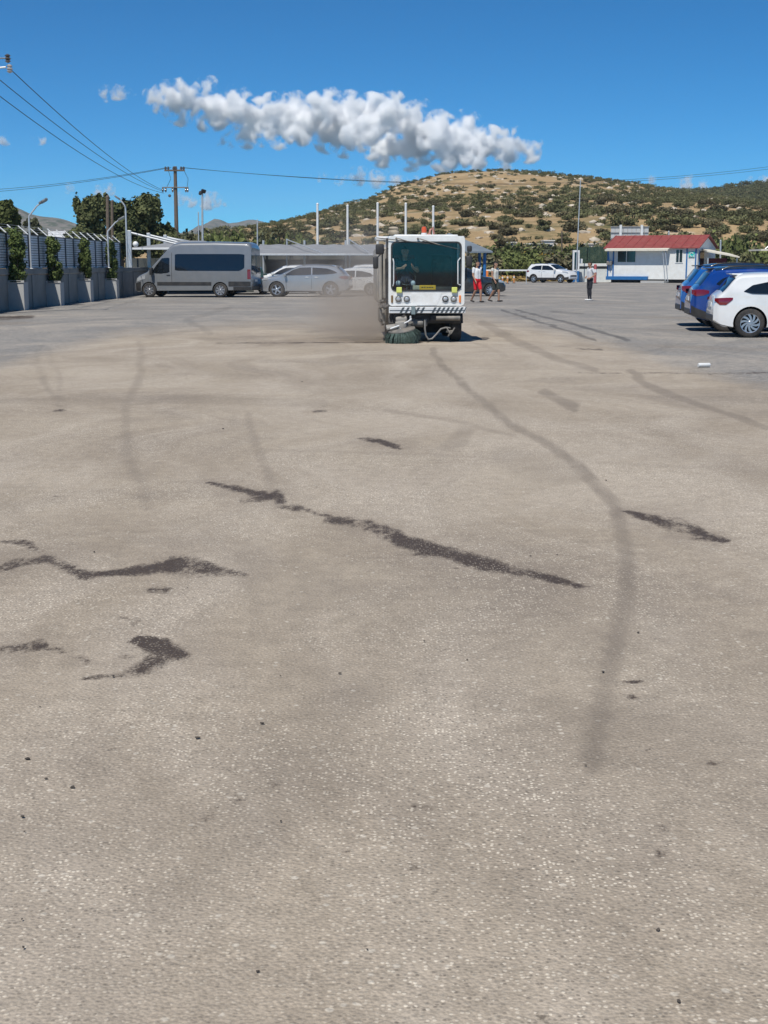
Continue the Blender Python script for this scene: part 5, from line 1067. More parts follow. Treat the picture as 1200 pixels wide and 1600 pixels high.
# ================================================================== CARPORTS
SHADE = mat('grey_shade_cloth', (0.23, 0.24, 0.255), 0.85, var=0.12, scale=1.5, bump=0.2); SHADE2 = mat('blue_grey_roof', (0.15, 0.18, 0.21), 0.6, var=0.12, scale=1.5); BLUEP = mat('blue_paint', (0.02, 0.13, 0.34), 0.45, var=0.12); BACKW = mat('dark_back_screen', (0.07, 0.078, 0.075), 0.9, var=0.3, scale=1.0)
def at_z(x, z, Y): return at(x, 414, Y).x
cpY = 82.0; x0 = at(398, 397, cpY).x; x1 = at(602, 397, cpY).x; zf = at(500, 397.5, cpY).z; zk = at(500, 381.5, cpY + 7).z
cpt = thing('carport', 'long carport with grey sloping shade roof over the parked cars', 'carport', ((x0 + x1) / 2, cpY, 0)); hw = (x1 - x0) / 2 + 0.3
m = MB(); nx = 14; vs = []
for j in range(7):
    for i in range(nx + 1): X = -hw + 2 * hw * i / nx; t = j / 6; vs.append((X, 7 * t, zf + (zk - zf) * t - 0.10 * math.sin(PI * t) - 0.05 * abs(math.sin(PI * i / 2)) ))
m.add(vs, [(j * (nx + 1) + i, j * (nx + 1) + i + 1, (j + 1) * (nx + 1) + i + 1, (j + 1) * (nx + 1) + i) for j in range(6) for i in range(nx)]); rf = m.build('roof', SHADE, cpt, 60)
MB().bbox((0, -0.02, zf - 0.02), (2 * hw, 0.08, 0.10), 0.015).build('front_beam', GALV, rf); MB().bbox((0, 7.0, zk - 0.12), (2 * hw, 0.08, 0.10), 0.015).build('back_beam', GALV, rf)
for i in range(4): X = -hw + 0.2 + i * (2 * hw - 0.4) / 3; MB().tube([(X, 7.1, 0), (X, 7.1, zk + 0.25)], 0.07, 8).build('post', GALV, cpt)
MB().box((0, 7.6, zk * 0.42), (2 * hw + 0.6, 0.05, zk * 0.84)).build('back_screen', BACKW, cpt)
for xa, xb in ((448, 505), (546, 578)):
    a, b = at(xa, 373, cpY + 7), at(xb, 396, cpY); m = MB(); m.tube([(a.x - cpt.location.x, 7.1, 0), (a.x - cpt.location.x, 7.1, a.z)], 0.05, 8); m.build('mast', GALV, cpt); MB().tube([(a.x - cpt.location.x, 7.1, a.z - 0.05), (b.x - cpt.location.x, 0.0, b.z)], 0.035, 6).build('stay', GALV, cpt)
# left carport with tall posts and sloping stays
lcY = 74.5; g0 = at(202, 388, lcY); g1 = at(300, 388, lcY + 1); lc = thing('carport', 'left carport with tall grey posts and diagonal stays behind the van', 'carport', (g0.x, lcY, 0)); wd = 4.6
zr = g0.z
m = MB(); pk = at(268, 376.5, lcY + 4).z; m.add([(0, 0, zr), (wd, 0, zr), (wd + 0.6, 6, zr), (-0.2, 6, zr), (wd * 0.55, 3, pk), (wd * 0.8, 3, pk)], [(0, 1, 5, 4), (1, 2, 5), (2, 3, 4, 5), (3, 0, 4)]); m.build('roof', SHADE, lc)
MB().bbox((wd / 2, -0.05, zr - 0.02), (wd + 0.1, 0.09, 0.11), 0.015).build('front_beam', WHM, lc)
for xp, Yp, yt in ((202, 74.4, 360), (232, 77.5, 364), (258, 80, 367)):
    t = at(xp, yt, Yp); X = t.x - g0.x; MB().bbox((X, Yp - lcY, t.z / 2), (0.19, 0.19, t.z), 0.015).build('post', GALV, lc)
    e1 = at(xp + 92, yt + 26, Yp); MB().tube([(X, Yp - lcY, t.z - 0.1), (e1.x - g0.x, Yp - lcY + 0.1, e1.z)], 0.055, 8).build('stay', GALV, lc)
    if xp > 230: e2 = at(xp + 75, yt + 17, Yp); MB().tube([(X, Yp - lcY, t.z - 0.12), (e2.x - g0.x, Yp - lcY + 1.2, e2.z)], 0.045, 8).build('stay', GALV, lc)
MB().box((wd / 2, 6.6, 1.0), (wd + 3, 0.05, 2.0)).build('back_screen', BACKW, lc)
MB().ball((0.35, 0.0, zr + 0.22), 0.16, 12, 8).build('globe_lamp', WHM, lc, 60)
# right canopy behind the sweeper
rcY = 76.0; a0 = at(715, 372, rcY); a1 = at(770, 392.5, rcY); rc = thing('shade_canopy', 'blue grey sloping canopy on a blue post right of the sweeper', 'canopy', (a1.x, rcY, 0))
m = MB(); wdx = at(640, 392, rcY).x - a1.x; ph = at(700, 364, rcY + 2.5).z
m.add([(0, 0, a1.z), (wdx, 0, a1.z + 0.02), (wdx, 5, a1.z + 0.02), (-0.2, 5, a1.z), (wdx * 0.5, 2.4, ph)], [(0, 1, 4), (1, 2, 4), (2, 3, 4), (3, 0, 4)]); m.build('roof', SHADE2, rc)
MB().bbox((wdx / 2, -0.02, a1.z - 0.05), (abs(wdx), 0.08, 0.10), 0.01).build('front_beam', SHADE2, rc)
pb = at(757, 400, rcY + 0.6).x - a1.x; MB().tube([(pb, 0.4, 0), (pb, 0.4, a1.z)], 0.09, 10).build('post', BLUEP, rc, 60); MB().tube([(wdx + 0.4, 0.4, 0), (wdx + 0.4, 0.4, a1.z)], 0.09, 10).build('post', BLUEP, rc, 60); MB().tube([(pb, 4.6, 0), (pb, 4.6, a1.z)], 0.09, 10).build('post', BLUEP, rc, 60)
# ================================================================== CABIN
PANEL = mat('white_cabin_wall', (0.72, 0.73, 0.71), 0.55, var=0.05, scale=2, dirt=(0.55, 0.50, 0.42), dirt_amt=0.3); REDR = mat('red_roof_sheet', (0.235, 0.045, 0.04), 0.6, var=0.12, scale=2, dirt=(0.35, 0.18, 0.14), dirt_amt=0.3); WING = mat('window_dark', (0.012, 0.015, 0.018), 0.08, spec=0.8)
AWN = mat('cream_awning', (0.66, 0.62, 0.52), 0.8, var=0.08); TURQ = mat('turquoise_sign', (0.02, 0.45, 0.40), 0.5); GRYW = mat('greenish_low_wall', (0.62, 0.66, 0.66), 0.8, var=0.1, dirt=(0.4, 0.38, 0.34), dirt_amt=0.4)
cb0 = gnd(948, 441.5); al = R(-30); LB, DB, HB = 9.2, 5.4, 2.95; zB = 0.32
cabn = thing('portable_cabin', 'white portable cabin with red gable roof and awning at the entrance', 'cabin', (cb0.x, cb0.y, 0), al)
# local x along the front to the right, y into the building
zE = zB + HB
def cpx(px, py):  # local x on the front plane from a pixel column
    d = ray(px, py); n_ = Vector((-math.sin(al), math.cos(al), 0)); t = (Vector((cb0.x, cb0.y, 0)) - Vector((0, 0, CAMH))).dot(n_) / d.dot(n_); p = Vector((0, 0, CAMH)) + d * t
    q = p - Vector((cb0.x, cb0.y, 0)); return q.x * math.cos(al) + q.y * math.sin(al), p.z
LB = cpx(1090, 400)[0]; zE = cpx(1060, 386.5)[1]; zR = zE + 1.05
m = MB(); m.prism([(0, zB), (DB, zB), (DB, zE), (DB / 2, zR - 0.06), (0, zE)], 0, LB, 'YZ'); m.build('wall', PANEL, cabn)
for s, ya, yb in ((0, -0.3, DB / 2), (1, DB + 0.3, DB / 2)):
    sl = (zR - zE + 0.06) / (DB / 2); za_ = zE - 0.3 * sl + 0.03; m = MB()
    m.add([(-0.3, ya, za_), (LB + 0.25, ya, za_), (LB + 0.25, yb, zR + 0.03), (-0.3, yb, zR + 0.03), (-0.3, ya, za_ + 0.07), (LB + 0.25, ya, za_ + 0.07), (LB + 0.25, yb, zR + 0.10), (-0.3, yb, zR + 0.10)], [(0, 1, 2, 3), (4, 5, 6, 7), (0, 1, 5, 4), (2, 3, 7, 6), (1, 2, 6, 5), (3, 0, 4, 7)])
    rf = m.build('roof', REDR, cabn)
    for k in range(int(LB / 0.9) + 1): X = -0.2 + 0.9 * k; m = MB(); m.tube([(X, ya, za_ + 0.085), (X, yb, zR + 0.115)], 0.03, 5); m.build('roof_rib', REDR, rf)
def cwin(px0, px1, py0, py1, name='window', mull=1):
    a, z0 = cpx(px0, py1); b, z1 = cpx(px1, py0); w = bpy.data.objects.new(name, None); COL.objects.link(w); w.parent = cabn
    MB().ring([(a, z0), (b, z0), (b, z1), (a, z1)], [(a + 0.06, z0 + 0.06), (b - 0.06, z0 + 0.06), (b - 0.06, z1 - 0.06), (a + 0.06, z1 - 0.06)], -0.05, 0.02).build('frame', WHM, w)
    n = mull + 1; wdt = (b - a - 0.12) / n
    for k in range(n): MB().box((a + 0.06 + wdt * (k + 0.5), -0.015, (z0 + z1) / 2), (wdt - 0.05, 0.02, z1 - z0 - 0.12)).build('pane', WING, w)
    for k in range(1, n): MB().box((a + 0.06 + wdt * k, -0.03, (z0 + z1) / 2), (0.06, 0.04, z1 - z0 - 0.12)).build('mullion', WHM, w)
cwin(964, 994.5, 391, 410.5); cwin(1055, 1068, 389, 411)
a, z0 = cpx(948, 436); b, z1 = cpx(1013, 432); MB().bbox(((a + b) / 2, -0.10, z0 + 0.10), (b - a, 0.35, 0.32), 0.02).build('skirting_beam', BLUEP, cabn)
for px in (950, 958.5, 1073, 1087): X = cpx(px, 410)[0]; MB().box((X, -0.03, (zB + zE) / 2), (0.12, 0.05, zE - zB - 0.05)).build('blue_corner_post', BLUEP, cabn)
# awning along the front
aw0, aw1 = cpx(950, 390)[0], cpx(1048, 388)[0]; m = MB(); pr = 0.78; zA = zE - 0.05
m.add([(aw0, -0.05, zA), (aw1, -0.05, zA), (aw1, -pr, zA - 0.16), (aw0, -pr, zA - 0.16), (aw0, -0.05, zA + 0.05), (aw1, -0.05, zA + 0.05), (aw1, -pr, zA - 0.11), (aw0, -pr, zA - 0.11)], [(0, 1, 2, 3), (4, 5, 6, 7), (0, 1, 5, 4), (2, 3, 7, 6), (1, 2, 6, 5), (3, 0, 4, 7)]); m.build('awning', AWN, cabn)
MB().box(((aw0 + aw1) / 2, -pr - 0.02, zA - 0.16), (aw1 - aw0, 0.03, 0.18)).build('awning_fascia', AWN, cabn)
for X in (aw0 + 0.3, aw1 - 0.25): MB().tube([(X, -pr + 0.1, zA - 0.16), (X, -0.05, zB + 0.7)], 0.04, 6).build('awning_brace', BLUEP, cabn)
for s in (-0.12, 0.12): MB().tube([(aw1 - 0.4 + s, -pr + 0.1, zA - 0.16), (aw1 - 0.05 + s, -pr + 0.15, 0.05)], 0.035, 6).build('awning_post', GALV, cabn)
# sign by the corner and door on the gable
a, z1 = cpx(1076.5, 393.5); b, z0 = cpx(1085.5, 402); sgn = bpy.data.objects.new('sign', None); COL.objects.link(sgn); sgn.parent = cabn
MB().bbox(((a + b) / 2, -0.06, (z0 + z1) / 2), (b - a, 0.03, z1 - z0), 0.01).build('board', TURQ, sgn)
m = MB(); cx_, cz_ = (a + b) / 2, (z0 + z1) / 2; m.tube([(cx_ + 0.16 * math.cos(t), -0.08, cz_ + 0.16 * math.sin(t)) for t in np.linspace(0.4, 5.4, 14)], 0.035, 5); m.build('emblem_ring', WHM, sgn)
MB().box((cx_ + 0.2, -0.085, cz_ - 0.12), (0.05, 0.02, 0.2)).build('emblem_bar', WHM, sgn)
MB().box((LB + 0.02, DB * 0.22, zB + 1.35), (0.05, 1.3, 2.3)).build('door', WING, cabn); MB().box((LB + 0.03, DB * 0.22 - 0.70, zB + 1.35), (0.06, 0.08, 2.4)).build('door_frame', BLUEP, cabn)
m = MB(); m.box((cpx(1025, 440)[0], -0.6, 0.10), (2.2, 0.9, 0.20)); m.build('doorstep', CONC2, cabn)
for px in (953, 975, 1000, 1040, 1080): MB().box((cpx(px, 438)[0], DB * 0.3, zB / 2), (0.35, 0.6, zB)).build('support_block', CONC, cabn)
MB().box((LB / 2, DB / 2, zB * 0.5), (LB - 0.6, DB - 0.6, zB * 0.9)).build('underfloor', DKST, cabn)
MB().bbox((cpx(952, 411)[0] + 0.1, -0.2, cpx(952, 411)[1]), (0.5, 0.3, 0.35), 0.03).build('air_conditioner', STEEL, cabn)
# side shelter to the right of the cabin
s0 = at(1101, 394, 122); s1 = at(1151, 403, 122); sh = thing('side_shelter', 'cream sloping canopy attached to the right of the cabin', 'canopy', (s0.x, 121, 0))
wv = s1.x - s0.x; m = MB(); m.add([(0, 0, s0.z), (wv, 0, s1.z), (wv, 3.5, s1.z + 0.3), (0, 3.5, s0.z + 0.35), (0, 0, s0.z + 0.12), (wv, 0, s1.z + 0.12), (wv, 3.5, s1.z + 0.42), (0, 3.5, s0.z + 0.47)], [(0, 1, 2, 3), (4, 5, 6, 7), (0, 1, 5, 4), (2, 3, 7, 6), (1, 2, 6, 5), (3, 0, 4, 7)]); m.build('roof', AWN, sh)
for X in (0.15, wv - 0.15): MB().box((X, 0.3, (s1.z) / 2), (0.1, 0.1, s1.z)).build('post', GALV, sh)
MB().box((wv * 0.45, 3.4, 1.1), (wv * 0.9, 0.06, 2.2)).build('back_panel', mat('dark_red_panel', (0.13, 0.02, 0.035), 0.7), sh)
r0 = at(1184, 392, 118); rs = thing('roof_shelter', 'pale roof corner cut by the right picture edge', 'shelter', (r0.x, 117, 0))
m = MB(); m.add([(0, 0, r0.z), (6, 0, r0.z + 0.1), (6, 4, r0.z + 0.1), (0, 4, r0.z), (0, 0, r0.z + 0.14), (6, 0, r0.z + 0.24), (6, 4, r0.z + 0.24), (0, 4, r0.z + 0.14)], [(0, 1, 2, 3), (4, 5, 6, 7), (0, 1, 5, 4), (2, 3, 7, 6), (1, 2, 6, 5), (3, 0, 4, 7)]); m.build('roof', AWN, rs)
MB().tube([(0.4, 0.2, r0.z + 0.15), (2.6, 0.2, r0.z + 1.9)], 0.05, 6).build('stay', GALV, rs); MB().box((2.6, 0.2, (r0.z + 1.9) / 2), (0.14, 0.14, r0.z + 1.9)).build('post', GALV, rs)
# things in front of the cabin
def bin_(label, px, py, m_, s=1.0):
    g = gnd(px, py); b = thing('wheelie_bin', label, 'bin', (g.x, g.y, 0), R(-25), 'bins by the cabin')
    MB().box((0, 0, 0.55 * s), (0.62 * s, 0.66 * s, 0.94 * s), taper=1.0).build('body', m_, b); mm = MB(); mm.bbox((0, -0.02, 1.07 * s), (0.70 * s, 0.78 * s, 0.09), 0.03); mm.build('lid', m_, b)
    for q in (-1, 1): MB().lathe([(0.1, -0.03), (0.1, 0.03)], 14, 'X', (q * 0.27 * s, 0.30 * s, 0.1)).build('wheel', RUB, b)
    MB().tube([(-0.28 * s, 0.38 * s, 1.05 * s), (0.28 * s, 0.38 * s, 1.05 * s)], 0.02, 6).build('handle', BLK, b)
bin_('dark green wheelie bin in front of the cabin wall', 1052, 441.5, mat('bin_green', (0.02, 0.03, 0.025), 0.6), 1.1); bin_('blue wheelie bin next to the dark bin', 1063, 442, mat('bin_blue', (0.015, 0.07, 0.22), 0.6), 0.95)
g = gnd(1034.5, 441.5)
for k in range(3):
    t = MB(); t.lathe([(0.20, -0.1), (0.33, -0.1), (0.36, -0.05), (0.36, 0.05), (0.33, 0.1), (0.20, 0.1)], 22, 'Y', close=True); o = t.build('old_tyre', RUB, None, 40, (g.x + 0.1 * k, g.y + 0.24 * k, 0.36), (0, 0, R(8 * k - 6))); tag(o, ('front', 'middle', 'rearmost')[k] + ' old black tyre standing in the row before the cabin step', 'tyre', 'old tyres by the cabin')
def ext(label, px, py, h, m_):
    g = gnd(px, py); o = thing('safety_bollard', label, 'bollard', (g.x, g.y, 0)); MB().tube([(0, 0, 0), (0, 0, h * 0.9)], 0.13, 12).build('body', m_, o, 60); MB().tube([(0, 0, h * 0.55), (0, 0, h * 0.7)], 0.134, 12).build('white_band', WHM, o, 60); MB().ball((0, 0, h * 0.9), (0.13, 0.13, 0.1), 12, 8).build('cap', m_, o, 60); MB().box((0, 0, 0.03), (0.4, 0.4, 0.06)).build('base', BLK, o)
PKR = mat('faded_red', (0.42, 0.10, 0.10), 0.7, var=0.2, scale=8)
ext('faded red bollard beside the tyres at the cabin', 1045, 441.5, 1.1, PKR); ext('faded red bollard just behind the standing man', 929.5, 443, 1.75, PKR)
# billboard seen from behind
bY = 140.0; b0, b1 = at(954, 376, bY), at(1013, 376, bY); bt = at(980, 354.5, bY).z; bl = thing('billboard', 'pale billboard frame seen from behind over the red roof', 'billboard', ((b0.x + b1.x) / 2, bY, 0)); bw = (b1.x - b0.x) / 2; bbz = at(980, 382, bY).z
for k in range(9): X = -bw + bw * 2 * (k + 0.5) / 9; MB().box((X, 0, (bt + bbz) / 2), (bw * 2 / 9 - 0.03, 0.06, bt - bbz)).build('panel', mat('billboard_back', (0.50, 0.50, 0.49), 0.6, var=0.08), bl)
for k in range(4): z = bbz + (bt - bbz) * k / 3; MB().box((0, -0.07, z), (bw * 2 + 0.1, 0.06, 0.10)).build('rail', mat('billboard_rail', (0.25, 0.25, 0.25), 0.6), bl)
for X in (-bw * 0.5, bw * 0.62): MB().box((X, -0.16, (bt + 0.2) / 2), (0.24, 0.12, bt + 0.2)).build('post', WHM, bl)
# ================================================================== ENTRANCE
ky = gnd(899, 441); kk = thing('gate_pillar', 'white and blue barrier pillar beside the white suv', 'gate pillar', (ky.x, ky.y, 0)); kw = 0.62
zt = at(899, 391, ky.y).z
MB().ring([(-kw / 2, 1.05), (kw / 2, 1.05), (kw / 2, zt), (-kw / 2, zt)], [(-kw / 2 + 0.14, 1.15), (kw / 2 - 0.14, 1.15), (kw / 2 - 0.14, zt - 0.18), (-kw / 2 + 0.14, zt - 0.18)], -0.2, 0.2).build('frame', WHM, kk); MB().box((0, 0.0, (zt + 1.0) / 2 + 0.02), (kw - 0.29, 0.08, zt - 1.4)).build('glass', WING, kk)
MB().bbox((0, 0, 0.52), (kw + 0.06, 0.48, 1.04), 0.03).build('cabinet', BLUEP, kk); MB().box((0.0, -0.25, 0.55), (0.10, 0.03, 0.8)).build('white_stripe', WHM, kk); MB().bbox((0.48, 0.0, at(904, 408, ky.y).z), (0.28, 0.2, 0.42), 0.02).build('meter_box', WHM, kk)
ba, bb = at(781, 422.5, 118), at(823.5, 422.5, 118); br_ = thing('barrier_gate', 'white horizontal barrier arm across the exit near the hedge', 'barrier', (ba.x, 118, 0))
MB().bbox(((bb.x - ba.x) / 2 - 0.6, 0, ba.z), (bb.x - ba.x + 1.2, 0.08, 0.13), 0.02).build('arm', WHM, br_); MB().bbox((-1.2, 0, 0.55), (0.4, 0.4, 1.1), 0.03).build('cabinet', AMB, br_); MB().box((bb.x - ba.x - 0.05, 0, ba.z / 2), (0.06, 0.06, ba.z)).build('rest_post', GALV, br_)
for k, px in enumerate((785, 793, 803)):
    g = gnd(px, 443.5 - 0.5 * k); b = thing('lane_post', ('nearest', 'middle', 'farthest')[k] + ' small orange lane post under the barrier arm', 'bollard', (g.x, g.y, 0), 0, 'orange lane posts'); MB().tube([(0, 0, 0), (0, 0, 0.72)], [0.07, 0.055], 10).build('shaft', mat('orange_post', (0.60, 0.25, 0.08), 0.6), b); MB().tube([(0, 0, 0.45), (0, 0, 0.6)], 0.068, 10).build('white_band', WHM, b); MB().tube([(0, 0, 0), (0, 0, 0.05)], 0.15, 10).build('foot', BLK, b)
# low wall with green mesh between pillar and cabin
lw0, lw1 = gnd(906, 441), gnd(949, 441); lw = thing('low_wall', 'pale low wall with dark rail between barrier pillar and cabin', 'wall', (lw0.x, lw0.y + 1.5, 0)); wl_ = lw1.x - lw0.x + 1.0
MB().box((wl_ / 2, 0, 0.62), (wl_, 0.2, 1.24)).build('panel', GRYW, lw); MB().box((wl_ / 2, -0.02, 1.36), (wl_, 0.22, 0.18)).build('dark_rail', BLK, lw); MB().bbox((wl_ / 2, -0.05, 1.60), (wl_ + 0.05, 0.3, 0.26), 0.03).build('coping', WHM, lw)
gm = thing('mesh_fence', 'green mesh fence on posts above the pale low wall', 'fence', (lw0.x, lw0.y + 2.2, 0)); zt = at(925, 386, lw0.y + 2.2).z
def netmat():
    m = bpy.data.materials.new('green_net'); m.use_nodes = True; n, l = m.node_tree.nodes, m.node_tree.links; b = n['Principled BSDF']; b.inputs['Base Color'].default_value = (0.03, 0.065, 0.045, 1); b.inputs['Roughness'].default_value = 0.8
    b.inputs['Alpha'].default_value = 0.62; return m
MB().box((wl_ / 2, 0, (zt + 1.2) / 2), (wl_, 0.012, zt - 1.2)).build('net', netmat(), gm)
for k in range(4): MB().tube([(wl_ * k / 3, 0.05, 0), (wl_ * k / 3, 0.05, zt + 0.05)], 0.05, 8).build('post', mat('green_post', (0.03, 0.07, 0.05), 0.5), gm)
# ================================================================== FAR BUILDINGS
RUIN = mat('white_ruin_wall', (0.60, 0.57, 0.52), 0.9, var=0.15, scale=0.6)
for k, (px, w, h, yy, lb) in enumerate(((801, 10, 11, 391, 'small white house wall left of the flowering bushes'), (834, 22, 10, 392, 'long white house wall in the scrub above the white suv'), (858, 15, 13, 390, 'tall pale house wall with openings at the foot of the hill'), (925, 16, 8, 390, 'pale house behind the green mesh fence'))):
    Y = 178 + 4 * k; a, b = at(px - w / 2, yy, Y), at(px + w / 2, yy - h, Y); h_ = thing('house', lb, 'house', ((a.x + b.x) / 2, Y, 0), 0, 'houses at the foot of the hill'); W_ = b.x - a.x; Z_ = max(b.z, 2.6)
    MB().box((0, 1.6, Z_ / 2), (W_, 3.2, Z_)).build('wall', RUIN, h_); MB().bbox((0, 1.6, Z_ + 0.08), (W_ + 0.3, 3.5, 0.16), 0.03).build('roof', RUIN, h_)
    MB().box((W_ * 0.2, 0.02, Z_ - 0.75), (0.38, 0.10, 0.6)).build('window', WING, h_)
Y = 120; a, b = at(80, 361, Y), at(146, 374, Y); wh = thing('warehouse', 'low warehouse with white roof behind the slatted fence', 'warehouse', ((a.x + b.x) / 2, Y, 0)); W_ = b.x - a.x
MB().box((0, 6, b.z / 2), (W_, 12, b.z)).build('wall', CONC2, wh); m = MB(); m.prism([(-W_ / 2 - 0.2, b.z), (W_ / 2 + 0.2, b.z - 0.35), (W_ / 2 + 0.2, b.z + 0.05), (W_ * 0.30, a.z - 0.05), (-W_ / 2 - 0.2, a.z)], -0.3, 12.3); m.build('roof', mat('bright_white_roof', (0.80, 0.80, 0.80), 0.5), wh)
for k in range(5): MB().box((-W_ / 2 + W_ * (k + 0.5) / 5, -0.02, b.z * 0.6), (0.4, 0.06, 0.5)).build('window', WING, wh)
# litter
g = gnd(1100, 574); c = MB(); c.lathe([(0.028, -0.1), (0.033, -0.095), (0.033, 0.09), (0.026, 0.1)], 12, 'X', (0, 0, 0.034)); o = c.build('crushed_bottle', WHM, None, 40, (g.x, g.y, 0.004), (0, 0, R(12))); tag(o, 'small white plastic bottle lying on the asphalt', 'litter')
g = gnd(1024, 459); 
deb = MB()
for k in range(34):
    px, py = rng.uniform(20, 1180), 560 + 1020 * rng.uniform(0, 1) ** 0.8; g = gnd(px, py); s = rng.uniform(0.003, 0.007) * (1.5 if py < 800 else 1)
    v, f = ICO[1]; q = v * np.array([s * rng.uniform(0.8, 1.8), s, s * 0.6]) * (1 + 0.3 * rng.uniform(-1, 1, (len(v), 1))) + np.array([g.x, g.y, 0.008]); deb.add(q.tolist(), f.tolist())
tag(deb.build('debris', mat('dark_debris', (0.06, 0.05, 0.042), 0.9, var=0.4, scale=30)), 'tiny dark stones and twigs scattered on the asphalt', 'debris', None, 'stuff')

# ================================================================== PLANTS
def leaf_mat(name, a, b, tip=None):
    m = bpy.data.materials.new(name); m.use_nodes = True; n, l = m.node_tree.nodes, m.node_tree.links; p = n['Principled BSDF']; p.inputs['Roughness'].default_value = 0.75; p.inputs['Specular IOR Level'].default_value = 0.15
    geo = n.new('ShaderNodeNewGeometry'); oi = n.new('ShaderNodeObjectInfo')
    cr = n.new('ShaderNodeValToRGB'); cr.color_ramp.elements[0].color = (*a, 1); cr.color_ramp.elements[1].color = (*b, 1)
    ad = n.new('ShaderNodeMath'); ad.operation = 'MULTIPLY_ADD'; l.new(geo.outputs['Random Per Island'], ad.inputs[0]); ad.inputs[1].default_value = 0.6
    m2 = n.new('ShaderNodeMath'); m2.operation = 'MULTIPLY'; m2.inputs[1].default_value = 0.4; l.new(oi.outputs['Random'], m2.inputs[0]); l.new(m2.outputs[0], ad.inputs[2]); l.new(ad.outputs[0], cr.inputs[0])
    nz = n.new('ShaderNodeTexNoise'); nz.inputs['Scale'].default_value = 0.06; nz.inputs['Detail'].default_value = 3; l.new(geo.outputs['Position'], nz.inputs['Vector'])
    mr = n.new('ShaderNodeMapRange'); mr.inputs[1].default_value = 0.35; mr.inputs[2].default_value = 0.65; mr.inputs[3].default_value = 0.7; mr.inputs[4].default_value = 1.3; l.new(nz.outputs[0], mr.inputs[0])
    mx = n.new('ShaderNodeMix'); mx.data_type = 'RGBA'; mx.blend_type = 'MULTIPLY'; mx.inputs[0].default_value = 1; l.new(cr.outputs[0], mx.inputs[6]); l.new(mr.outputs[0], mx.inputs[7]); l.new(mx.outputs[2], p.inputs['Base Color'])
    return m
def leaves(pts, nrm, size, rg, asp=1.6):
    """a bent leaf-spray (two triangles) at every point"""
    n = len(pts); s = size * rg.uniform(0.6, 1.35, (n, 1))
    d = nrm + rg.normal(0, 0.55, (n, 3)); d /= np.linalg.norm(d, axis=1)[:, None] + 1e-9
    a = np.cross(d, rg.normal(0, 1, (n, 3))); a /= np.linalg.norm(a, axis=1)[:, None] + 1e-9; b = np.cross(d, a)
    v = np.stack([pts - a * s * 0.5 * asp, pts - b * s * 0.5 + d * s * 0.12, pts + a * s * 0.5 * asp, pts + b * s * 0.5 + d * s * 0.12], 1).reshape(-1, 3)
    i = np.arange(n)[:, None] * 4; return v, np.concatenate([i, i + 1, i + 2, i + 3], 1)
def crown_mesh(name, blobs, per, size, m, seed, asp=1.6):
    """leaves on and in a set of clumps (centre, radii)"""
    rg = np.random.default_rng(seed); V = []; F = []; o = 0
    for c, r in blobs:
        k = max(6, int(per)); d = rg.normal(0, 1, (k, 3)); d /= np.linalg.norm(d, axis=1)[:, None]; q = rg.uniform(0.25, 1, (k, 1)) ** 0.4
        p = np.array(c) + d * q * np.array(r) * (1 + 0.18 * rg.normal(0, 1, (k, 1))); v, f = leaves(p, d, size, rg, asp); V.append(v); F.append(f + o); o += len(v)
    me = bpy.data.meshes.new(name); me.from_pydata(np.concatenate(V).tolist(), [], np.concatenate(F).tolist()); me.materials.append(m); return me
SCRUB = [leaf_mat('scrub_leaf', (0.055, 0.060, 0.026), (0.16, 0.158, 0.076)), leaf_mat('olive_scrub_leaf', (0.07, 0.066, 0.034), (0.17, 0.148, 0.085))]
DRY = leaf_mat('dry_grass', (0.20, 0.14, 0.05), (0.36, 0.25, 0.09))
def bush_blobs(rg, n=7, R_=1.0, h=0.8):
    return [((rg.normal(0, 0.42) * R_, rg.normal(0, 0.42) * R_, h * rg.uniform(0.25, 0.75)), (R_ * rg.uniform(0.35, 0.6),) * 2 + (h * rg.uniform(0.3, 0.45),)) for _ in range(n)]
sv = []
for k in range(6):
    rg = np.random.default_rng(100 + k); sv.append(crown_mesh('shrub_crown', bush_blobs(rg, 9), 62, 0.165, SCRUB[0 if k < 4 else 1], 200 + k))
stem_me = MB(); 
for a_ in range(4): stem_me.tube([(0, 0, -0.3), (0.25 * math.cos(a_ * 1.6), 0.25 * math.sin(a_ * 1.6), 0.4)], [0.06, 0.03], 5)
stem_me = stem_me.mesh('shrub_stem', WOOD)
def hz(x, y): return float(np.maximum(hill_h(x, y), hill2_h(x, y)))
def sight(X, Y, Z):
    px, py = proj(X, Y, Z); return px, py
# scatter: density grows to the right and towards the foot of the hill
cand = []
for _ in range(14000):
    Y = 178 + (YR + 14 - 178) * rng.uniform() ** 0.75; px = rng.uniform(290, 1230); X = (px - 600) / F_PX * Y
    z = hz(X, Y); t = (Y - YB) / (YR - YB)
    dens = 0.30 + 0.55 * sm(px, 760, 1150) + 0.35 * (1 - sm(t, 0.0, 0.55)) + 0.25 * (1 - sm(px, 420, 600))
    dens *= 0.25 + 1.35 * sm(fbm(X * 0.03, Y * 0.03, 3, 31), 0.35, 0.62)
    if 600 < px < 800 and t > 0.55: dens *= 0.55
    if t > 0.97: dens = 0.75
    if rng.uniform() > dens: continue
    R_ = rng.uniform(0.55, 1.5) * (1.25 if rng.uniform() < 0.2 else 1) * (0.75 + 0.4 * (1 - t)); cand.append((X, Y, z, R_, px, R_ / Y))
pick = []; cell = {}
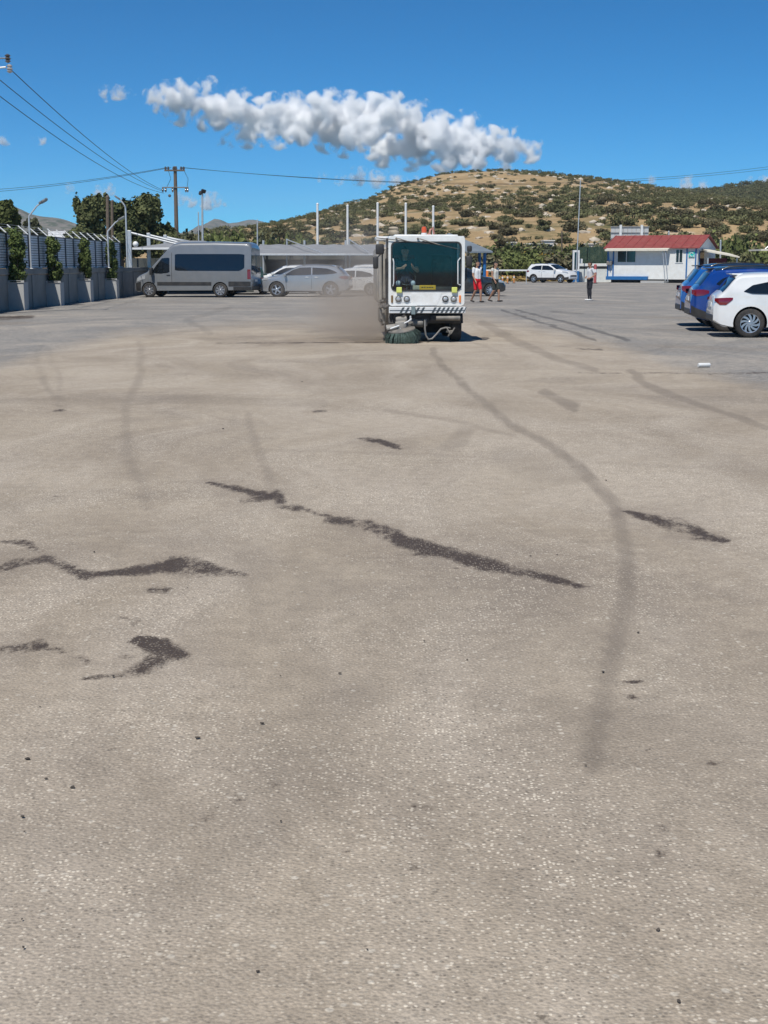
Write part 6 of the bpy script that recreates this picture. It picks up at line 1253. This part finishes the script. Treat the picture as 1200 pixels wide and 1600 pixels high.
for c in sorted(cand, key=lambda c: -c[3]):
    g_ = (int(c[0] // 3), int(c[1] // 4)); ok = True
    for i in (-1, 0, 1):
        for j in (-1, 0, 1):
            for q in cell.get((g_[0] + i, g_[1] + j), []):
                if (q[0] - c[0]) ** 2 + ((q[1] - c[1]) * 0.6) ** 2 < (1.02 * (q[3] + c[3])) ** 2: ok = False
    if ok: cell.setdefault(g_, []).append(c); pick.append(c)
vis = [c for c in pick if 300 < c[4] < 1200]
big_ = sorted(vis, key=lambda c: -c[5])[:290]; bigset = set(id(c) for c in big_)
def shrub_label(c):
    a = 'low slope behind the carports' if c[4] < 560 else 'slope above the sweeper' if c[4] < 720 else 'slope above the walking men' if c[4] < 840 else 'slope around the tall thin mast' if c[4] < 960 else 'slope above the cabin' if c[4] < 1110 else 'slope above the blue cars'
    return ('large' if c[3] > 1.5 else 'medium' if c[3] > 1.1 else 'small') + ' rounded dark green shrub on the ' + a
for c in big_:
    k = rng.integers(0, 6); o = thing('shrub', shrub_label(c), 'shrub', (c[0], c[1], c[2] - 0.1), rng.uniform(0, 6.28), 'shrubs on the hillside'); o.scale = (c[3], c[3], c[3] * rng.uniform(0.75, 1.15))
    link('crown', sv[k], o); link('stem', stem_me, o)
print('SHRUBS', len(pick)); rest = [c for c in pick if id(c) not in bigset]
Va = [np.empty(len(me.vertices) * 3) for me in sv]; Fa = []
for me, v in zip(sv, Va): me.vertices.foreach_get('co', v); Fa.append(np.array([p.vertices[:] for p in me.polygons]))
for mi, name, lb in ((0, 'scrub', 'mass of small dark shrubs over the hillside'),):
    V = []; F = []; o = 0
    for c in rest:
        k = rng.integers(0, 6); v = Va[k].reshape(-1, 3); f = Fa[k]; s_ = rng.permutation(len(f))[:max(70, int(len(f) * 0.40))]; f = f[s_]
        u, inv = np.unique(f, return_inverse=True); vv = v[u]; a = rng.uniform(0, 6.28); ca, sa = math.cos(a), math.sin(a); r_ = c[3]
        vv = np.stack([(vv[:, 0] * ca - vv[:, 1] * sa) * r_, (vv[:, 0] * sa + vv[:, 1] * ca) * r_, vv[:, 2] * r_], 1) * 1.0 + np.array([c[0], c[1], c[2] - 0.1]); V.append(vv); F.append(inv.reshape(f.shape) + o); o += len(vv)
    me = bpy.data.meshes.new(name); me.from_pydata(np.concatenate(V).tolist(), [], np.concatenate(F).tolist()); me.materials.append(SCRUB[0]); tag(link(name, me), lb, 'shrubs', None, 'stuff')
# second hill: closed scrub
V = []; F = []; o = 0
for _ in range(1500):
    Y = rng.uniform(440, YR2 + 8); px = rng.uniform(960, 1240); X = (px - 600) / F_PX * Y; z = float(hill2_h(X, Y))
    if z < float(hill_h(X, Y)) or z < 2: continue
    k = rng.integers(0, 6); v = Va[k].reshape(-1, 3); f = Fa[k][rng.permutation(len(Fa[k]))[:150]]; u, inv = np.unique(f, return_inverse=True); r_ = rng.uniform(1.6, 3.2); V.append(v[u] * r_ * 1.0 + np.array([X, Y, z - 0.2])); F.append(inv.reshape(f.shape) + o); o += len(u)
me = bpy.data.meshes.new('scrub'); me.from_pydata(np.concatenate(V).tolist(), [], np.concatenate(F).tolist()); me.materials.append(SCRUB[0]); tag(link('scrub', me), 'closed dark green scrub on the far right hill', 'shrubs', None, 'stuff')
# rocks on the dry slope
rk = MB()
for _ in range(420):
    Y = rng.uniform(200, YR); px = rng.uniform(480, 1150); X = (px - 600) / F_PX * Y; z = hz(X, Y); s = rng.uniform(0.25, 0.8); v, f = ICO[1]
    q = v * np.array([s * 1.5, s, s * 0.7]) * (1 + 0.35 * rng.uniform(-1, 1, (len(v), 1))) + np.array([X, Y, z]); rk.add(q.tolist(), f.tolist())
tag(rk.build('rocks', mat('pale_rock', (0.46, 0.40, 0.32), 0.95, var=0.25, scale=1.0)), 'pale rocks strewn over the dry slope', 'rocks', None, 'stuff')
# trees and bushes
def tree(name, label, cat, X, Y, h, blobs, per, size, lm, seed, group=None, trunk_r=0.15, asp=1.6):
    o = thing(name, label, cat, (X, Y, 0), 0, group); rg = np.random.default_rng(seed)
    m = MB(); m.tube([(0, 0, -0.1), (0.05, 0, h * 0.3), (0.0, 0.05, h * 0.6), (0.05, 0, h * 0.88)], [trunk_r, trunk_r * 0.8, trunk_r * 0.5, trunk_r * 0.15], 8)
    for c, r in blobs[::3]: m.tube([(0, 0, min(c[2] * 0.6, h * 0.5)), (c[0] * 0.6, c[1] * 0.6, (c[2] + h * 0.3) * 0.55), c], [trunk_r * 0.4, trunk_r * 0.25, trunk_r * 0.08], 5)
    m.build('trunk', WOOD, o, 60); link('crown', crown_mesh('crown', blobs, per, size, lm, seed), o); return o
CYP = leaf_mat('cypress_leaf', (0.045, 0.070, 0.022), (0.15, 0.185, 0.06)); PINE = leaf_mat('pine_leaf', (0.040, 0.054, 0.022), (0.135, 0.145, 0.062)); GRN = leaf_mat('green_bush_leaf', (0.055, 0.075, 0.024), (0.17, 0.19, 0.065)); YEL = leaf_mat('yellow_flower', (0.28, 0.19, 0.03), (0.48, 0.30, 0.05)); GREYG = leaf_mat('grey_green_leaf', (0.075, 0.085, 0.05), (0.19, 0.20, 0.12))
PLX = FX + 0.28
for k, (px, yt, yb, w, lb) in enumerate(((36, 367, 446, 25, 'largest columnar cypress in the planter nearest on the left wall'), (93, 379, 446, 21, 'second columnar cypress along the left wall, leaning slightly'), (140, 381, 442, 17, 'third columnar cypress along the left wall, brownish'), (181, 383, 441, 17, 'farthest columnar cypress along the left wall, next to the carport'))):
    Y = -PLX * F_PX / (600 - px) ; a, b = at(px, yb, Y), at(px, yt, Y); w_ = w / (F_PX / Y)
    pl = thing('planter', ('nearest', 'second', 'third', 'farthest')[k] + ' concrete planter box against the left wall', 'planter', (PLX, Y, 0), 0, 'planters along the wall')
    hP = a.z + 0.12
    m = MB(); m.box((0, 0, hP / 2), (0.56, 0.62, hP)); m.build('box', CONC2, pl); MB().ring([(-0.31, hP - 0.02), (0.31, hP - 0.02), (0.31, hP + 0.06), (-0.31, hP + 0.06)], [(-0.2, hP), (0.2, hP), (0.2, hP + 0.04), (-0.2, hP + 0.04)], -0.34, -0.311).build('rim', CONC2, pl); MB().box((0, 0, hP + 0.003), (0.46, 0.52, 0.01)).build('soil', mat('soil', (0.06, 0.045, 0.03), 0.95), pl)
    h = b.z - a.z; rg = np.random.default_rng(50 + k); bl = []
    for q in range(26):
        t = rg.uniform(0.02, 0.97); rr = w_ * 0.5 * (1.0 - 0.35 * abs(t - 0.4) ** 1.2 - 0.6 * max(0, t - 0.75)); an = rg.uniform(0, 6.28); bl.append(((rr * 0.6 * math.cos(an) + (0.08 * (0.5 - t) if k == 1 else 0), rr * 0.6 * math.sin(an), hP + h * t), (w_ * 0.30, w_ * 0.30, h * 0.11)))
    tree('cypress', lb, 'cypress', PLX, Y, hP + h, bl, 170, 0.062, CYP, 60 + k, 'cypresses along the wall', 0.035); 
# fix: cypress trunk stands in the planter
def blob_tree(px, yt, yb, w, Y, seed, n=22, rag=0.35):
    rg = np.random.default_rng(seed); c = at(px, (yt + yb) / 2, Y); H_ = at(px, yt, Y).z; s = Y / F_PX; W_ = w * s; bl = []
    zb = max(at(px, yb, Y).z, 0.8)
    for q in range(n):
        t = rg.uniform(0, 1) ** 0.9; half = W_ * 0.5 * (1 - 0.62 * t ** 1.6); an = rg.uniform(0, 6.28); rr = half * math.sqrt(rg.uniform(0, 1)) * 0.85
        bl.append(((rr * math.cos(an), rr * math.sin(an) * 0.7, zb + (H_ - zb) * (0.06 + 0.86 * t)), (W_ * rg.uniform(0.10, 0.19),) * 2 + ((H_ - zb) * rg.uniform(0.08, 0.16),)))
    for q in range(6): # ragged tips
        an = rg.uniform(0, 6.28); rr = W_ * 0.42 * rg.uniform(0.1, 0.9); bl.append(((rr * math.cos(an), rr * math.sin(an) * 0.5, H_ - (H_ - zb) * rg.uniform(0.0, 0.25)), (W_ * 0.05, W_ * 0.05, (H_ - zb) * 0.13)))
    return c.x, H_, bl
for k, (px, yt, yb, w, Y, lm, lb) in enumerate(((146, 309, 400, 84, 92, PINE, 'ragged dark pine left of the two brown poles'), (188, 318, 402, 76, 95, PINE, 'broad dark pine right behind the brown poles'), (230, 310, 402, 92, 97, PINE, 'tall dark conifer between the brown poles and the utility pole'), (8, 318, 372, 58, 78, GRN, 'bushy green tree at the left edge above the fence'), (52, 345, 372, 34, 88, GREYG, 'grey green bush behind the bent lamp'), (258, 352, 402, 44, 99, PINE, 'lower dark tree at the foot of the utility pole'))):
    X, H_, bl = blob_tree(px, yt, yb, w, Y, 300 + k, 30 if w > 50 else 16); tree('conifer_tree' if lm is PINE else 'leafy_tree', lb, 'tree', X, Y, H_, bl, 330 if w > 50 else 160, 0.19, lm, 310 + k, 'trees behind the fence', 0.18)
# hedge and bushes at the foot of the hill
places = []
rgb = np.random.default_rng(77)
for k in range(64):
    px = rgb.uniform(735, 1215) if k > 30 else rgb.uniform(745, 905); Y = rgb.uniform(148, 170) if k > 30 else rgb.uniform(138, 152)
    yt = rgb.uniform(394, 408) if px < 905 else rgb.uniform(372, 398)
    places.append((px, yt, Y))
for k in range(26): places.append((rgb.uniform(792, 945), rgb.uniform(383, 392), rgb.uniform(165, 176)))
for k in range(20): places.append((rgb.uniform(290, 480), rgb.uniform(366, 378), rgb.uniform(140, 165)))
bs = [crown_mesh('bush_crown', bush_blobs(np.random.default_rng(400 + k), 9, 1.0, 1.5), 60, 0.17, (GRN, SCRUB[0], GREYG, GRN, SCRUB[1])[k], 420 + k) for k in range(5)]
def bush_label(px, yt, Y, k):
    w = 'behind the left carport and van' if px < 500 else 'just right of the shade canopy' if px < 790 else 'behind the barrier arm' if px < 826 else 'behind the white suv' if px < 893 else 'behind the green mesh fence' if px < 950 else 'behind the red roofed cabin' if px < 1120 else 'above the blue cars'
    return ('tall ' if yt < 384 else 'low ' if yt > 400 else 'medium ') + ('fresh green', 'dark green', 'grey green', 'leafy green', 'olive brown')[k] + ' bush ' + w
for px, yt, Y in places:
    b = at(px, yt, Y); h = max(1.2, b.z); k = int(rgb.integers(0, 5)); o = thing('bush', bush_label(px, yt, Y, k), 'bush', (b.x, Y, 0), rgb.uniform(0, 6.28), 'bushes at the foot of the hill'); r_ = rgb.uniform(1.3, 2.3); o.scale = (r_, r_, h / 1.45)
    link('crown', bs[k], o); link('stem', stem_me, o)
fl = [crown_mesh('flower_crown', bush_blobs(np.random.default_rng(500 + k), 9, 1.0, 1.0), 40, 0.15, YEL if k == 0 else DRY, 520 + k) for k in range(2)]
for k in range(14):
    px = 800 + k * 8 + rgb.uniform(-4, 4); Y = rgb.uniform(155, 160); b = at(px, 398 + rgb.uniform(-3, 4), Y); o = thing('flowering_bush', 'orange yellow flowering bush in the belt above the white suv', 'bush', (b.x, Y, b.z - 1.3), rgb.uniform(0, 6), 'yellow flowering bushes'); o.scale = (1.2, 1.2, 1.3); link('crown', fl[0], o); link('stem', stem_me, o)
gr = []
for _ in range(2600):
    px = rng.uniform(735, 900); Y = rng.uniform(133, 141); X = (px - 600) / F_PX * Y; gr.append((X, Y, rng.uniform(0.0, 0.45)))
gp = np.array(gr); v, f = leaves(gp, np.tile([0, -0.3, 1.0], (len(gp), 1)), 0.28, np.random.default_rng(5), 1.2)
me = bpy.data.meshes.new('grass'); me.from_pydata(v.tolist(), [], f.tolist()); me.materials.append(DRY); tag(link('grass', me), 'strip of dry yellow grass at the yard edge', 'grass', None, 'stuff')

# ================================================================== HAZE AND DUST
def vol_mat(name, col, dens, aniso=0.2):
    m = bpy.data.materials.new(name); m.use_nodes = True; n, l = m.node_tree.nodes, m.node_tree.links
    for q in list(n):
        if q.type == 'BSDF_PRINCIPLED': n.remove(q)
    pv = n.new('ShaderNodeVolumePrincipled'); pv.inputs['Color'].default_value = (*col, 1); pv.inputs['Density'].default_value = dens; pv.inputs['Anisotropy'].default_value = aniso
    l.new(pv.outputs[0], n['Material Output'].inputs['Volume']); return m, n, l, pv
hm, _, _, _ = vol_mat('thin_air_haze', (0.74, 0.86, 1.0), 0.00010)
hb = MB().box((0, 2375, 118), (6100, 5300, 240)).build('haze', hm); tag(hb, 'thin pale air over the whole yard', kind='stuff')
def dust_mat(name, col, dens):
    dm, n, l, pv = vol_mat(name, col, 0.0, 0.1)
    tc = n.new('ShaderNodeTexCoord'); 
    ln = n.new('ShaderNodeVectorMath'); ln.operation = 'LENGTH'; l.new(tc.outputs['Object'], ln.inputs[0])
    fo_ = n.new('ShaderNodeMapRange'); fo_.inputs[1].default_value = 1.0; fo_.inputs[2].default_value = 0.25; fo_.interpolation_type = 'SMOOTHSTEP'; l.new(ln.outputs['Value'], fo_.inputs[0])
    nz = n.new('ShaderNodeTexNoise'); nz.inputs['Scale'].default_value = 1.1; nz.inputs['Detail'].default_value = 4; g_ = n.new('ShaderNodeNewGeometry'); l.new(g_.outputs['Position'], nz.inputs['Vector'])
    mr = n.new('ShaderNodeMapRange'); mr.inputs[1].default_value = 0.38; mr.inputs[2].default_value = 0.68; mr.inputs[3].default_value = 0.15; l.new(nz.outputs[0], mr.inputs[0])
    mu = n.new('ShaderNodeMath'); mu.operation = 'MULTIPLY'; l.new(fo_.outputs[0], mu.inputs[0]); l.new(mr.outputs[0], mu.inputs[1])
    mk = n.new('ShaderNodeMath'); mk.operation = 'MULTIPLY'; mk.inputs[1].default_value = dens; l.new(mu.outputs[0], mk.inputs[0]); l.new(mk.outputs[0], pv.inputs['Density'])
    return dm
for (px, py, Y, rx, ry, rz_, dm, lb) in ((564, 500, 29.6, 1.55, 1.9, 1.15, dust_mat('brown_dust', (0.64, 0.57, 0.50), 1.2), 'grey brown dust cloud beside the sweeper brush'), (545, 440, 32.5, 2.4, 2.4, 1.9, dust_mat('grey_dust', (0.68, 0.64, 0.60), 0.33), 'thin trailing dust drifting over the parked cars')):
    c = at(px, py, Y); m = MB(); m.ball((0, 0, 0), 1.0, 24, 16); o = m.build('dust_cloud', dm, None, 60, (c.x, Y, max(c.z, rz_ * 0.55)), None); o.scale = (rx, ry, rz_)
    tag(o, lb, 'dust', None, 'stuff')
